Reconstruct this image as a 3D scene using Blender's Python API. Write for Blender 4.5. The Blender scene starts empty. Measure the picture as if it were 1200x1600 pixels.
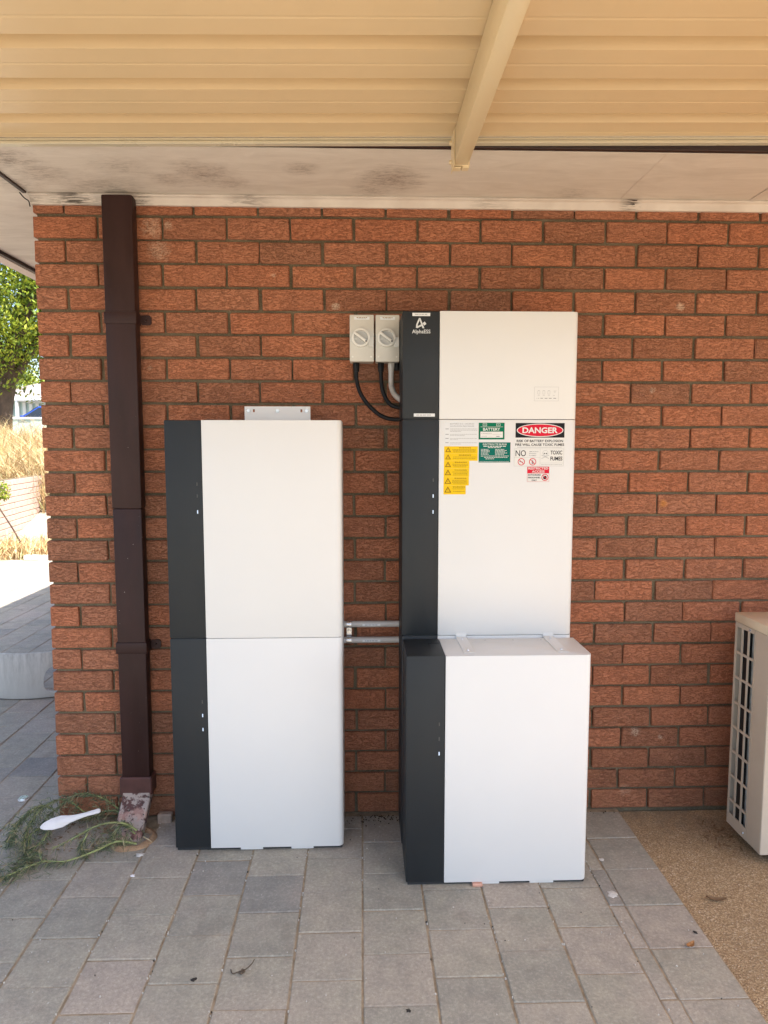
import bpy, bmesh, math, random
from mathutils import Vector, Matrix, noise as mnoise
R = math.radians
rng = random.Random(7)
scene = bpy.context.scene

# ------------------------------------------------------------------ camera
cam_d = bpy.data.cameras.new('camera')
cam_d.sensor_fit = 'VERTICAL'; cam_d.sensor_height = 24.0; cam_d.sensor_width = 18.0
cam_d.lens = 1104.57 / 1600 * 24.0
cam_d.clip_start = 0.05; cam_d.clip_end = 2000
cam = bpy.data.objects.new('camera', cam_d)
cam.location = (1.2183, -2.7609, 1.4926)
cam.rotation_euler = (math.pi / 2 - 0.09317, 0, -0.03241)
scene.collection.objects.link(cam)
scene.camera = cam

# ------------------------------------------------------------------ sky, sun, exposure
SUN_FROM = Vector((0.60, -0.36, 1.0)).normalized()
world = bpy.data.worlds.new('World'); scene.world = world
world.use_nodes = True
wn = world.node_tree
bg = wn.nodes['Background']
sky = wn.nodes.new('ShaderNodeTexSky'); sky.sky_type = 'NISHITA'; sky.sun_disc = False
sky.sun_elevation = math.asin(SUN_FROM.z)
sky.sun_rotation = math.atan2(SUN_FROM.x, SUN_FROM.y)
sky.air_density = 1.0; sky.dust_density = 2.6; sky.ozone_density = 1.0
wn.links.new(sky.outputs[0], bg.inputs[0])
bg.inputs[1].default_value = 0.15
sun_d = bpy.data.lights.new('sun', 'SUN')
sun_d.energy = 4.6; sun_d.angle = R(0.53); sun_d.color = (1.0, 0.95, 0.87)
sun = bpy.data.objects.new('sun', sun_d)
sun.rotation_euler = SUN_FROM.to_track_quat('Z', 'Y').to_euler()
scene.collection.objects.link(sun)
scene.view_settings.view_transform = 'Standard'
scene.view_settings.look = 'None'
scene.view_settings.gamma = 1.0
scene.view_settings.use_curve_mapping = False
scene.view_settings.exposure = 1.63
scene.render.engine = 'CYCLES'
scene.cycles.use_denoising = True
scene.cycles.max_bounces = 7
scene.cycles.diffuse_bounces = 4
scene.cycles.use_adaptive_sampling = True
scene.cycles.adaptive_threshold = 0.02
scene.cycles.glossy_bounces = 4
scene.cycles.sample_clamp_indirect = 6.0
scene.cycles.caustics_reflective = False
scene.cycles.caustics_refractive = False

COL = scene.collection

# ------------------------------------------------------------------ helpers
def link(o, parent=None):
    COL.objects.link(o)
    if parent is not None:
        o.parent = parent
    return o

def tag(o, label=None, cat=None, group=None, kind=None):
    if label: o['label'] = label
    if cat: o['category'] = cat
    if group: o['group'] = group
    if kind: o['kind'] = kind
    return o

def empty(name, loc=(0, 0, 0)):
    o = bpy.data.objects.new(name, None)
    o.empty_display_size = 0.1
    o.location = loc
    return link(o)

class MB:
    """collects shapes into one bmesh, in world coordinates"""
    def __init__(self): self.bm = bmesh.new()
    def box(self, x0, x1, y0, y1, z0, z1, bev=0.0, seg=1, mi=0):
        b = bmesh.new()
        vs = [b.verts.new((x, y, z)) for x in (x0, x1) for y in (y0, y1) for z in (z0, z1)]
        for f in ((0, 1, 3, 2), (4, 6, 7, 5), (0, 4, 5, 1), (2, 3, 7, 6), (0, 2, 6, 4), (1, 5, 7, 3)):
            b.faces.new([vs[i] for i in f])
        if bev > 0:
            bmesh.ops.bevel(b, geom=b.edges[:], offset=bev, segments=seg, profile=0.5, affect='EDGES')
        for f in b.faces: f.material_index = mi
        self.merge(b); return self
    def merge(self, b, mat=None):
        bmesh.ops.recalc_face_normals(b, faces=b.faces[:])
        if mat is not None: b.transform(mat)
        me = bpy.data.meshes.new('tmp'); b.to_mesh(me); b.free()
        self.bm.from_mesh(me); bpy.data.meshes.remove(me)
    def poly(self, pts, mi=0):
        f = self.bm.faces.new([self.bm.verts.new(p) for p in pts]); f.material_index = mi; return f
    def prism(self, pts, axis, a, b_, bev=0.0, seg=1, mi=0):
        """polygon pts (2D) extruded along axis 'x','y' or 'z' from a to b_"""
        b = bmesh.new()
        def v(p, t):
            return {'x': (t, p[0], p[1]), 'y': (p[0], t, p[1]), 'z': (p[0], p[1], t)}[axis]
        A = [b.verts.new(v(p, a)) for p in pts]; B = [b.verts.new(v(p, b_)) for p in pts]
        b.faces.new(A); b.faces.new(B[::-1])
        n = len(pts)
        for i in range(n): b.faces.new((A[i], A[(i + 1) % n], B[(i + 1) % n], B[i]))
        if bev > 0:
            bmesh.ops.bevel(b, geom=b.edges[:], offset=bev, segments=seg, profile=0.5, affect='EDGES')
        for f in b.faces: f.material_index = mi
        self.merge(b); return self
    def cyl(self, c0, c1, r0, r1=None, n=16, caps=True, mi=0):
        r1 = r0 if r1 is None else r1
        c0 = Vector(c0); c1 = Vector(c1)
        d = (c1 - c0).normalized()
        up = Vector((0, 0, 1)) if abs(d.z) < 0.9 else Vector((1, 0, 0))
        a = d.cross(up).normalized(); b2 = d.cross(a)
        b = bmesh.new()
        A, B = [], []
        for i in range(n):
            t = 2 * math.pi * i / n
            q = a * math.cos(t) + b2 * math.sin(t)
            A.append(b.verts.new(c0 + q * r0)); B.append(b.verts.new(c1 + q * r1))
        for i in range(n): b.faces.new((A[i], A[(i + 1) % n], B[(i + 1) % n], B[i]))
        if caps: b.faces.new(A[::-1]); b.faces.new(B)
        for f in b.faces: f.material_index = mi
        self.merge(b); return self
    def tube(self, pts, r, n=8, ribbed=0.0, taper=None, caps=True):
        P = [Vector(p) for p in pts]
        b = bmesh.new(); rings = []
        a = None
        for i, p in enumerate(P):
            d = (P[min(i + 1, len(P) - 1)] - P[max(i - 1, 0)]).normalized()
            if a is None:
                up = Vector((0, 0, 1)) if abs(d.z) < 0.9 else Vector((1, 0, 0))
                a = d.cross(up).normalized()
            a = (a - d * a.dot(d)).normalized(); c = d.cross(a)
            rr = r * (taper[i] if taper else 1.0) + (ribbed if i % 2 else 0.0)
            rings.append([b.verts.new(p + (a * math.cos(2 * math.pi * k / n) + c * math.sin(2 * math.pi * k / n)) * rr) for k in range(n)])
        for i in range(len(rings) - 1):
            for k in range(n):
                b.faces.new((rings[i][k], rings[i][(k + 1) % n], rings[i + 1][(k + 1) % n], rings[i + 1][k]))
        if caps: b.faces.new(rings[0][::-1]); b.faces.new(rings[-1])
        self.merge(b); return self
    def build(self, name, mat, parent=None, smooth=None, origin=None):
        me = bpy.data.meshes.new(name)
        if origin is not None:
            self.bm.transform(Matrix.Translation(-Vector(origin)))
        self.bm.to_mesh(me); self.bm.free()
        for m in (mat if isinstance(mat, (list, tuple)) else [mat]): me.materials.append(m)
        if smooth is not None:
            me.shade_smooth()
            if smooth < 180: me.set_sharp_from_angle(angle=R(smooth))
        o = bpy.data.objects.new(name, me)
        if origin is not None: o.location = origin
        link(o)
        if parent is not None:
            o.parent = parent
            pm = Matrix.Translation(-world_loc(parent))
            o.matrix_parent_inverse = pm
        return o

def world_loc(o):
    v = o.location.copy(); p = o.parent
    # every object here is only translated; parents' inverses cancel out
    if p is not None:
        v = o.matrix_parent_inverse.to_translation() + v + world_loc(p)
    return v

def smooth_path(pts, n=8):
    P = [Vector(p) for p in pts]; out = []
    P = [P[0] * 2 - P[1]] + P + [P[-1] * 2 - P[-2]]
    for i in range(1, len(P) - 2):
        for k in range(n):
            t = k / n
            a, b, c, d = P[i - 1], P[i], P[i + 1], P[i + 2]
            out.append(0.5 * ((2 * b) + (c - a) * t + (2 * a - 5 * b + 4 * c - d) * t * t + (3 * b - a - 3 * c + d) * t ** 3))
    out.append(P[-2]); return out

# ------------------------------------------------------------------ materials
class NT:
    def __init__(self, name):
        self.m = bpy.data.materials.new(name); self.m.use_nodes = True
        self.t = self.m.node_tree; self.p = self.t.nodes['Principled BSDF']
        self._pos = None
    def n(self, typ, **kw):
        nd = self.t.nodes.new('ShaderNode' + typ)
        for k, v in kw.items(): setattr(nd, k, v)
        return nd
    def l(self, a, b): self.t.links.new(a, b)
    def pos(self, scale=(1, 1, 1), loc=(0, 0, 0), rot=(0, 0, 0)):
        if self._pos is None: self._pos = self.n('NewGeometry').outputs['Position']
        mp = self.n('Mapping'); mp.inputs['Scale'].default_value = scale; mp.inputs['Location'].default_value = loc
        mp.inputs['Rotation'].default_value = rot
        self.l(self._pos, mp.inputs[0]); return mp.outputs[0]
    def noise(self, vec, scale=5, detail=4, rough=0.55, dist=0.0, out=0):
        nd = self.n('TexNoise'); nd.inputs['Scale'].default_value = scale; nd.inputs['Detail'].default_value = detail
        nd.inputs['Roughness'].default_value = rough; nd.inputs['Distortion'].default_value = dist
        self.l(vec, nd.inputs['Vector']); return nd.outputs[out]
    def ramp(self, fac, stops, interp='LINEAR'):
        nd = self.n('ValToRGB'); nd.color_ramp.interpolation = interp
        el = nd.color_ramp.elements
        while len(el) < len(stops): el.new(0.5)
        for e, (p, c) in zip(el, stops):
            e.position = p; e.color = (*c, 1) if len(c) == 3 else c
        self.l(fac, nd.inputs[0]); return nd.outputs[0]
    def rampv(self, fac, a, b, va=0.0, vb=1.0):
        nd = self.n('MapRange'); nd.inputs[1].default_value = a; nd.inputs[2].default_value = b
        nd.inputs[3].default_value = va; nd.inputs[4].default_value = vb
        self.l(fac, nd.inputs[0]); return nd.outputs[0]
    def math(self, op, a, b=None):
        nd = self.n('Math', operation=op)
        for i, x in enumerate((a, b)):
            if x is None: continue
            if isinstance(x, (int, float)): nd.inputs[i].default_value = x
            else: self.l(x, nd.inputs[i])
        return nd.outputs[0]
    def mix(self, fac, a, b, mode='MIX'):
        nd = self.n('Mix', data_type='RGBA', blend_type=mode)
        for i, x in ((0, fac), (6, a), (7, b)):
            if isinstance(x, (int, float)): nd.inputs[i].default_value = x
            elif isinstance(x, tuple): nd.inputs[i].default_value = (*x, 1)
            else: self.l(x, nd.inputs[i])
        return nd.outputs[2]
    def rand(self): return self.n('ObjectInfo').outputs['Random']
    def island(self): return self.n('NewGeometry').outputs['Random Per Island']
    def bump(self, h, dist=0.002, strength=1.0, chain=None):
        nd = self.n('Bump'); nd.inputs['Distance'].default_value = dist; nd.inputs['Strength'].default_value = strength
        self.l(h, nd.inputs['Height'])
        if chain is not None: self.l(chain, nd.inputs['Normal'])
        self.l(nd.outputs[0], self.p.inputs['Normal']); return nd.outputs[0]
    def spot(self, c, r, soft=0.4, warp=None):
        """1 inside a blotch of radius r at c (with a noisy rim), 0 outside"""
        nd = self.n('VectorMath', operation='DISTANCE')
        if self._pos is None: self._pos = self.n('NewGeometry').outputs['Position']
        self.l(self._pos, nd.inputs[0]); nd.inputs[1].default_value = c
        d = nd.outputs['Value']
        if warp is not None: d = self.math('ADD', d, self.math('MULTIPLY', self.math('SUBTRACT', warp, 0.5), r * 1.6))
        return self.rampv(d, r, r * (1 - soft), 0, 1)
    def set(self, color=None, rough=None, metal=None, spec=None, **kw):
        for k, v in (('Base Color', color), ('Roughness', rough), ('Metallic', metal), ('Specular IOR Level', spec)):
            if v is None: continue
            if isinstance(v, tuple): self.p.inputs[k].default_value = (*v, 1)
            elif isinstance(v, (int, float)): self.p.inputs[k].default_value = v
            else: self.l(v, self.p.inputs[k])
        for k, v in kw.items(): self.p.inputs[k.replace('_', ' ')].default_value = v
        return self.m

def simple(name, c, rough=0.5, var=0.12, scale=14, bump=0.0, bscale=200, metal=0.0, spec=0.5, rnd=0.0):
    t = NT(name)
    v = t.pos()
    n = t.noise(v, scale, 5)
    col = t.mix(t.rampv(n, 0.1, 0.9), tuple(x * (1 - var * 1.6) for x in c), tuple(min(1, x * (1 + var * 1.6)) for x in c))
    if rnd:
        col = t.mix(1.0, col, t.ramp(t.rand(), [(0, (1 - rnd,) * 3), (1, (1 + rnd * 0.5,) * 3)]), 'MULTIPLY')
    rg = t.rampv(t.noise(v, scale * 2.3, 4), 0.1, 0.9, max(0.03, rough - 0.07), min(1, rough + 0.07))
    if bump: t.bump(t.noise(v, bscale, 3), bump)
    return t.set(col, rg, metal, spec)

MAT = {}
def build_materials():
    # --- rustic clay brick
    t = NT('clay brick')
    g = t.pos(); fine = t.noise(t.pos((1, 1, 1.5)), 170, 3, 0.65)
    warp = t.noise(g, 22, 3)
    wav = t.noise(t.pos((36, 36, 130)), 1.0, 3, 0.6, 0.5)
    crack = t.rampv(t.math('ABSOLUTE', t.math('SUBTRACT', wav, 0.5)), 0.0, 0.045)
    rnd = t.math('FRACT', t.math('ADD', t.rand(), t.island()))
    base = t.ramp(rnd, [(0, (0.355, 0.155, 0.090)), (0.14, (0.38, 0.152, 0.083)), (0.3, (0.445, 0.177, 0.098)), (0.55, (0.465, 0.180, 0.097)), (0.75, (0.49, 0.174, 0.088)), (0.9, (0.51, 0.193, 0.100)), (1, (0.45, 0.185, 0.104))])
    blot = t.rampv(t.noise(g, 11, 3), 0.35, 0.7)
    col = t.mix(blot, t.mix(1.0, base, (0.84, 0.86, 0.88), 'MULTIPLY'), base)
    col = t.mix(t.rampv(fine, 0.53, 0.70, 0, 0.42), col, (0.62, 0.34, 0.21))
    col = t.mix(t.rampv(fine, 0.47, 0.32, 0, 0.60), col, (0.17, 0.065, 0.032))
    col = t.mix(t.math('MULTIPLY', t.math('SUBTRACT', 1.0, crack), 0.46), col, (0.17, 0.065, 0.032))
    # lime splashes and mortar smears left on single bricks
    sp = None; sw = t.noise(g, 48, 3, 0.7)
    for c, r, a in (((1.125, 0, 2.02), 0.020, .8), ((2.455, 0, 2.03), 0.020, .8), ((2.36, 0, 1.71), 0.015, .6), ((2.335, 0, 0.33), 0.024, .75),
                    ((2.44, 0, 0.305), 0.012, .8), ((0.50, 0, 2.315), 0.020, .5), ((0.44, 0, 2.31), 0.05, .5), ((0.46, 0, 2.225), 0.05, .4),
                    ((0.89, 0, 2.135), 0.011, .5), ((2.3, 0, 0.08), 0.03, .3), ((0.415, 0, 1.79), 0.012, .35)):
        s = t.math('MULTIPLY', t.spot(c, r, 0.6, sw), t.math('MULTIPLY', t.rampv(fine, 0.38, 0.52), a))
        sp = s if sp is None else t.math('MAXIMUM', sp, s)
    col = t.mix(sp, col, (0.60, 0.45, 0.33))
    col = t.mix(t.math('MULTIPLY', t.spot((2.42, 0, 1.266), 0.02, 0.7, warp), 0.6), col, (0.6, 0.25, 0.05))
    # damp grime on the lowest courses
    sep = t.n('SeparateXYZ'); t.l(t._pos, sep.inputs[0])
    damp = t.math('MULTIPLY', t.rampv(sep.outputs[2], 0.30, 0.02), t.rampv(warp, 0.3, 0.65))
    col = t.mix(t.math('MULTIPLY', damp, 0.3), col, (0.22, 0.13, 0.065))
    t.bump(t.math('ADD', t.math('MULTIPLY', fine, 0.6), t.math('MULTIPLY', crack, 0.5)), 0.0055, 0.85)
    MAT['brick'] = t.set(col, 0.9, 0, 0.25)
    # --- mortar
    t = NT('raked mortar')
    g = t.pos(); n1 = t.noise(g, 6, 4); n2 = t.noise(g, 180, 4)
    col = t.mix(t.rampv(n1, 0.35, 0.65), (0.105, 0.080, 0.046), (0.185, 0.145, 0.09))
    col = t.mix(t.rampv(n2, 0.4, 0.7, 0, 0.4), col, (0.26, 0.22, 0.16))
    t.bump(n2, 0.004)
    MAT['mortar'] = t.set(col, 0.95, 0, 0.2)
    # --- concrete paver
    t = NT('concrete paver')
    g = t.pos(); grit = t.noise(g, 330, 3, 0.6); mid = t.noise(g, 16, 5, 0.6); big = t.noise(g, 2.4, 3)
    rnd = t.math('FRACT', t.math('ADD', t.rand(), t.island()))
    base = t.ramp(rnd, [(0, (0.27, 0.258, 0.238)), (0.1, (0.37, 0.342, 0.278)), (0.4, (0.405, 0.370, 0.292)), (0.62, (0.43, 0.388, 0.302)),
                        (0.85, (0.44, 0.396, 0.315)), (1, (0.47, 0.400, 0.322))])
    col = t.mix(t.rampv(mid, 0.3, 0.72), t.mix(1.0, base, (0.76, 0.77, 0.79), 'MULTIPLY'), t.mix(1.0, base, (1.08, 1.07, 1.05), 'MULTIPLY'))
    col = t.mix(t.rampv(big, 0.48, 0.70, 0, 0.5), col, (0.52, 0.425, 0.35))
    col = t.mix(t.rampv(grit, 0.6, 0.72, 0, 0.35), col, (0.62, 0.58, 0.52))
    col = t.mix(t.rampv(grit, 0.4, 0.28, 0, 0.55), col, (0.12, 0.11, 0.10))
    spk = t.noise(g, 60, 2); col = t.mix(t.rampv(spk, 0.745, 0.77, 0, 0.6), col, (0.7, 0.67, 0.62))
    gr2 = t.noise(g, 95, 4, 0.7); col = t.mix(t.rampv(gr2, 0.35, 0.66, 0.42, 0.0), col, (0.17, 0.155, 0.135)); col = t.mix(t.rampv(gr2, 0.55, 0.75, 0.0, 0.3), col, (0.55, 0.51, 0.45))
    stain = t.noise(g, 5.5, 5, 0.65, 0.6); col = t.mix(t.rampv(stain, 0.58, 0.78, 0, 0.5), col, (0.165, 0.14, 0.115))
    t.bump(t.math('ADD', grit, gr2), 0.0018, 0.8)
    MAT['paver'] = t.set(col, 0.85, 0, 0.3)
    MAT['sand'] = simple('joint sand', (0.33, 0.255, 0.17), 0.95, 0.4, 30, 0.003, 260, spec=0.2)
    MAT['soil'] = simple('dark soil', (0.075, 0.052, 0.034), 0.95, 0.5, 40, 0.01, 120, spec=0.2)
    # --- exposed aggregate concrete
    t = NT('exposed aggregate')
    g = t.pos()
    vo = t.n('TexVoronoi'); vo.inputs['Scale'].default_value = 200; t.l(g, vo.inputs['Vector'])
    vr = t.n('SeparateColor'); t.l(vo.outputs['Color'], vr.inputs[0])
    peb = t.ramp(vr.outputs[0], [(0, (0.27, 0.17, 0.09)), (0.3, (0.42, 0.285, 0.155)), (0.6, (0.51, 0.36, 0.20)), (0.8, (0.57, 0.41, 0.24)), (0.93, (0.63, 0.48, 0.31)), (1, (0.70, 0.57, 0.42))])
    col = t.mix(t.rampv(vo.outputs['Distance'], 0.42, 0.70), peb, (0.28, 0.19, 0.105))
    big = t.noise(g, 3.2, 4); col = t.mix(t.rampv(big, 0.45, 0.75, 0, 0.5), col, (0.27, 0.19, 0.11))
    # leaf litter staining by the wall and under the outdoor unit
    sep = t.n('SeparateXYZ'); t.l(t._pos, sep.inputs[0])
    dirt = t.math('MULTIPLY', t.rampv(sep.outputs[1], -0.34, -0.02), t.rampv(t.noise(g, 14, 5), 0.32, 0.6))
    col = t.mix(t.math('MULTIPLY', dirt, 0.65), col, (0.21, 0.165, 0.11))
    t.bump(vo.outputs['Distance'], -0.004, 0.9)
    MAT['aggregate'] = t.set(col, 0.75, 0, 0.35)
    # --- painted eave lining with mould
    t = NT('eave lining paint')
    g = t.pos()
    stk = t.noise(t.pos((2.2, 7, 7)), 2.2, 6, 0.65, 0.8); fine = t.noise(t.pos((22, 60, 60)), 1.6, 7, 0.78, 0.4)
    warp = t.noise(t.pos((7, 22, 22)), 1.5, 7, 0.72, 0.5)
    col = t.mix(t.rampv(stk, 0.3, 0.75), (0.60, 0.54, 0.475), (0.75, 0.695, 0.625))
    sp = None
    for c, r, a in (((0.06, -0.34, 2.42), 0.14, .95), ((0.12, -0.22, 2.42), 0.13, .7), ((0.0, -0.10, 2.42), 0.12, .6), ((0.68, -0.23, 2.42), 0.13, .9), ((0.56, -0.17, 2.42), 0.09, .6), ((0.76, -0.15, 2.42), 0.08, .7),
                    ((1.02, -0.28, 2.42), 0.07, .7), ((1.33, -0.2, 2.42), 0.14, 1.0), ((1.27, -0.1, 2.42), 0.1, .7), ((0.3, -0.05, 2.40), 0.20, .75), ((0.42, -0.28, 2.42), 0.12, .45), ((2.0, -0.05, 2.42), 0.12, .45)):
        s = t.math('MULTIPLY', t.spot(c, r, 0.9, warp), a)
        sp = s if sp is None else t.math('MAXIMUM', sp, s)
    mould = t.math('MULTIPLY', sp, t.rampv(fine, 0.46, 0.60))
    soft = t.math('MULTIPLY', sp, t.rampv(stk, 0.25, 0.7, 0.1, 0.6))
    col = t.mix(soft, col, (0.30, 0.21, 0.165))
    col = t.mix(t.math('MULTIPLY', mould, 0.7), col, (0.105, 0.075, 0.06))
    t.bump(t.noise(g, 5, 3), 0.004, 0.6)
    MAT['eave'] = t.set(col, 0.6, 0, 0.4)
    t = NT('eave bead paint')
    g = t.pos(); fine = t.noise(t.pos((7, 60, 60)), 1.6, 6, 0.7, 0.5)
    col = t.mix(t.rampv(t.noise(g, 7, 4), 0.3, 0.7), (0.55, 0.475, 0.415), (0.68, 0.615, 0.55))
    sp = None
    for c, r, a in (((0.16, -0.02, 2.39), 0.14, 1.0), ((0.4, -0.02, 2.40), 0.06, .9), ((0.0, -0.02, 2.39), 0.08, .6), ((0.8, -0.02, 2.39), 0.12, .5), ((2.24, -0.02, 2.405), 0.05, 1.0), ((1.7, -0.02, 2.39), 0.12, .3)):
        s = t.math('MULTIPLY', t.spot(c, r, 0.8, fine), a)
        sp = s if sp is None else t.math('MAXIMUM', sp, s)
    col = t.mix(t.math('MULTIPLY', sp, t.rampv(fine, 0.44, 0.56)), col, (0.055, 0.045, 0.035))
    MAT['bead'] = t.set(col, 0.55, 0, 0.4)
    # --- powder coats, metals, plastics
    MAT['white'] = simple('white powder coat', (0.73, 0.72, 0.695), 0.42, 0.012, 4, 0.00012, 900, spec=0.45)
    MAT['charcoal'] = simple('charcoal powder coat', (0.017, 0.020, 0.0225), 0.5, 0.05, 6, 0.00015, 900, spec=0.33)
    MAT['black'] = simple('black plastic', (0.008, 0.008, 0.009), 0.55, 0.1, 20, spec=0.25)
    MAT['plate_white'] = simple('white painted plate', (0.86, 0.845, 0.82), 0.4, 0.02, 8)
    MAT['shadow_gap'] = simple('dark chassis', (0.018, 0.02, 0.022), 0.7, 0.1, 10)
    MAT['cream_steel'] = simple('cream coated steel', (0.68, 0.52, 0.315), 0.36, 0.03, 3, spec=0.5)
    MAT['cream_beam'] = simple('cream beam paint', (0.70, 0.57, 0.36), 0.32, 0.03, 5, spec=0.5)
    MAT['flash'] = simple('pale cream flashing', (0.55, 0.50, 0.38), 0.3, 0.03, 5, spec=0.5)
    MAT['fascia'] = simple('dark brown fascia paint', (0.022, 0.009, 0.008), 0.5, 0.2, 9)
    t = NT('brown downpipe paint')
    g = t.pos(); n = t.noise(t.pos((8, 8, 2)), 2, 5)
    col = t.mix(t.rampv(n, 0.3, 0.7), (0.027, 0.0108, 0.0090), (0.042, 0.0185, 0.016))
    spk = t.noise(g, 130, 2, 0.5); sep = t.n('SeparateXYZ'); t.l(t._pos, sep.inputs[0])
    col = t.mix(t.math('MULTIPLY', t.rampv(spk, 0.755, 0.77), t.rampv(sep.outputs[2], 1.9, 1.1)), col, (0.5, 0.46, 0.42))
    col = t.mix(t.rampv(t.noise(g, 4, 5), 0.5, 0.75, 0, 0.35), col, (0.055, 0.032, 0.029))
    MAT['pipe'] = t.set(col, t.rampv(n, 0.3, 0.7, 0.42, 0.55), 0, 0.25)
    MAT['collar_red'] = simple('faded red brown paint', (0.085, 0.032, 0.026), 0.5, 0.3, 16)
    t = NT('peeling shoe paint')
    g = t.pos(); n = t.noise(g, 34, 5, 0.65); n2 = t.noise(g, 11, 4)
    col = t.mix(t.rampv(n, 0.44, 0.52), (0.10, 0.045, 0.04), (0.36, 0.29, 0.25))
    col = t.mix(t.rampv(n2, 0.52, 0.6, 0, 0.7), col, (0.43, 0.25, 0.20))
    col = t.mix(t.rampv(t.noise(g, 90, 3), 0.62, 0.68), col, (0.05, 0.035, 0.03))
    t.bump(n, 0.003, 0.8)
    MAT['shoe'] = t.set(col, 0.75, 0, 0.3)
    MAT['iso'] = simple('warm grey switch plastic', (0.60, 0.575, 0.51), 0.2, 0.03, 12, spec=0.6)
    MAT['iso_dark'] = simple('grey switch recess', (0.46, 0.45, 0.42), 0.3, 0.05, 14)
    MAT['iso_knob'] = simple('pale switch handle', (0.72, 0.70, 0.64), 0.3, 0.03, 14)
    MAT['conduit'] = simple('grey plastic conduit', (0.50, 0.475, 0.45), 0.35, 0.05, 18)
    MAT['zinc'] = simple('zinc plated steel', (0.62, 0.62, 0.62), 0.28, 0.15, 60, metal=0.9)
    MAT['ac'] = simple('aged ivory casing paint', (0.53, 0.46, 0.37), 0.45, 0.07, 7, 0.0004, 70)
    MAT['ac_top'] = simple('yellowed casing lid', (0.66, 0.56, 0.41), 0.45, 0.1, 5)
    MAT['ac_fin'] = simple('coil fins', (0.50, 0.53, 0.52), 0.5, 0.3, 40, 0.002, 300)
    MAT['glass_dark'] = simple('dark glass', (0.02, 0.03, 0.05), 0.08, 0.1, 3)
    # sheets, inks
    for k, c in (('ink_white', (0.735, 0.725, 0.69)), ('label_white', (0.70, 0.71, 0.71)), ('ink_black', (0.014, 0.014, 0.016)), ('ink_grey', (0.25, 0.25, 0.26)),
                 ('ink_pale', (0.42, 0.42, 0.41)), ('ink_red', (0.62, 0.014, 0.04)), ('label_yellow', (0.80, 0.53, 0.012)), ('label_green', (0.003, 0.15, 0.075)),
                 ('label_teal', (0.002, 0.135, 0.10)), ('ink_logo', (0.60, 0.61, 0.61)), ('ink_brown', (0.20, 0.085, 0.012)), ('ink_mid', (0.28, 0.16, 0.02))):
        MAT[k] = simple(k.replace('_', ' '), c, 0.5, 0.01, 20, spec=0.12)
    t = NT('lit indicator'); t.set((0.6, 0.7, 0.85), 0.3); t.p.inputs['Emission Color'].default_value = (0.62, 0.8, 1, 1); t.p.inputs['Emission Strength'].default_value = 0.12
    MAT['led_on'] = t.m
    MAT['led_off'] = simple('unlit indicator', (0.07, 0.07, 0.065), 0.3, 0.05, 10)
    MAT['plastic_white'] = simple('white plastic', (0.74, 0.71, 0.70), 0.45, 0.05, 30)
    MAT['packer'] = simple('salmon packer plastic', (0.62, 0.33, 0.24), 0.5, 0.1, 60)
    MAT['clay'] = simple('earthenware pipe', (0.34, 0.215, 0.125), 0.85, 0.35, 36, 0.003, 150)
    MAT['rubble'] = simple('rubble', (0.36, 0.27, 0.21), 0.9, 0.3, 40, 0.003, 120, rnd=0.3)
    MAT['dry_leaf'] = simple('dry leaf', (0.33, 0.15, 0.05), 0.7, 0.35, 90)
    MAT['dry_leaf_dull'] = simple('dull dry leaf', (0.20, 0.115, 0.055), 0.8, 0.3, 90)
    MAT['twig'] = simple('twig bark', (0.10, 0.07, 0.045), 0.85, 0.3, 90)
    MAT['residue'] = simple('white residue', (0.56, 0.53, 0.48), 0.8, 0.3, 90)
    MAT['dark_bit'] = simple('dark crumb', (0.025, 0.02, 0.016), 0.8, 0.3, 90)
    MAT['weed_stem'] = simple('green weed stem', (0.27, 0.30, 0.11), 0.6, 0.25, 40)
    t = NT('feathery weed leaf'); n = t.island()
    t.set(t.ramp(n, [(0, (0.055, 0.08, 0.045)), (0.5, (0.12, 0.155, 0.075)), (0.8, (0.26, 0.25, 0.13)), (1, (0.40, 0.31, 0.18))]), 0.65, 0, 0.3)
    MAT['weed_leaf'] = t.m
    t = NT('weathered cream plastic'); g = t.pos(); n = t.noise(t.pos((26, 26, 5)), 1.6, 6, 0.7)
    sep = t.n('SeparateXYZ'); t.l(t._pos, sep.inputs[0])
    grime = t.math('MULTIPLY', t.rampv(n, 0.42, 0.66), t.rampv(sep.outputs[2], 0.05, 0.27, 0.15, 0.8))
    t.set(t.mix(grime, (0.52, 0.49, 0.44), (0.30, 0.275, 0.24)), 0.55, 0, 0.4); MAT['tub'] = t.m
    # background
    t = NT('tree leaf'); n = t.island()
    c = t.ramp(n, [(0, (0.04, 0.08, 0.012)), (0.3, (0.15, 0.22, 0.02)), (0.7, (0.28, 0.34, 0.028)), (1, (0.42, 0.44, 0.05))])
    t.set(c, 0.5, 0, 0.4)
    tr = t.n('BsdfTranslucent'); t.l(c, tr.inputs[0]); mx = t.n('MixShader'); mx.inputs[0].default_value = 0.4
    out = t.t.nodes['Material Output']; t.l(t.p.outputs[0], mx.inputs[1]); t.l(tr.outputs[0], mx.inputs[2]); t.l(mx.outputs[0], out.inputs[0])
    MAT['leaf'] = t.m
    MAT['bark'] = simple('tree bark', (0.075, 0.05, 0.035), 0.9, 0.4, 6, 0.03, 14)
    t = NT('dry grass'); n = t.island()
    t.set(t.ramp(n, [(0, (0.24, 0.13, 0.06)), (0.3, (0.46, 0.30, 0.14)), (0.6, (0.58, 0.44, 0.23)), (0.85, (0.66, 0.56, 0.36)), (1, (0.24, 0.30, 0.09))]), 0.8, 0, 0.2); MAT['straw'] = t.m
    MAT['ground'] = simple('dry ground', (0.31, 0.275, 0.22), 0.95, 0.3, 1.5, 0.02, 20, spec=0.2)
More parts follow.
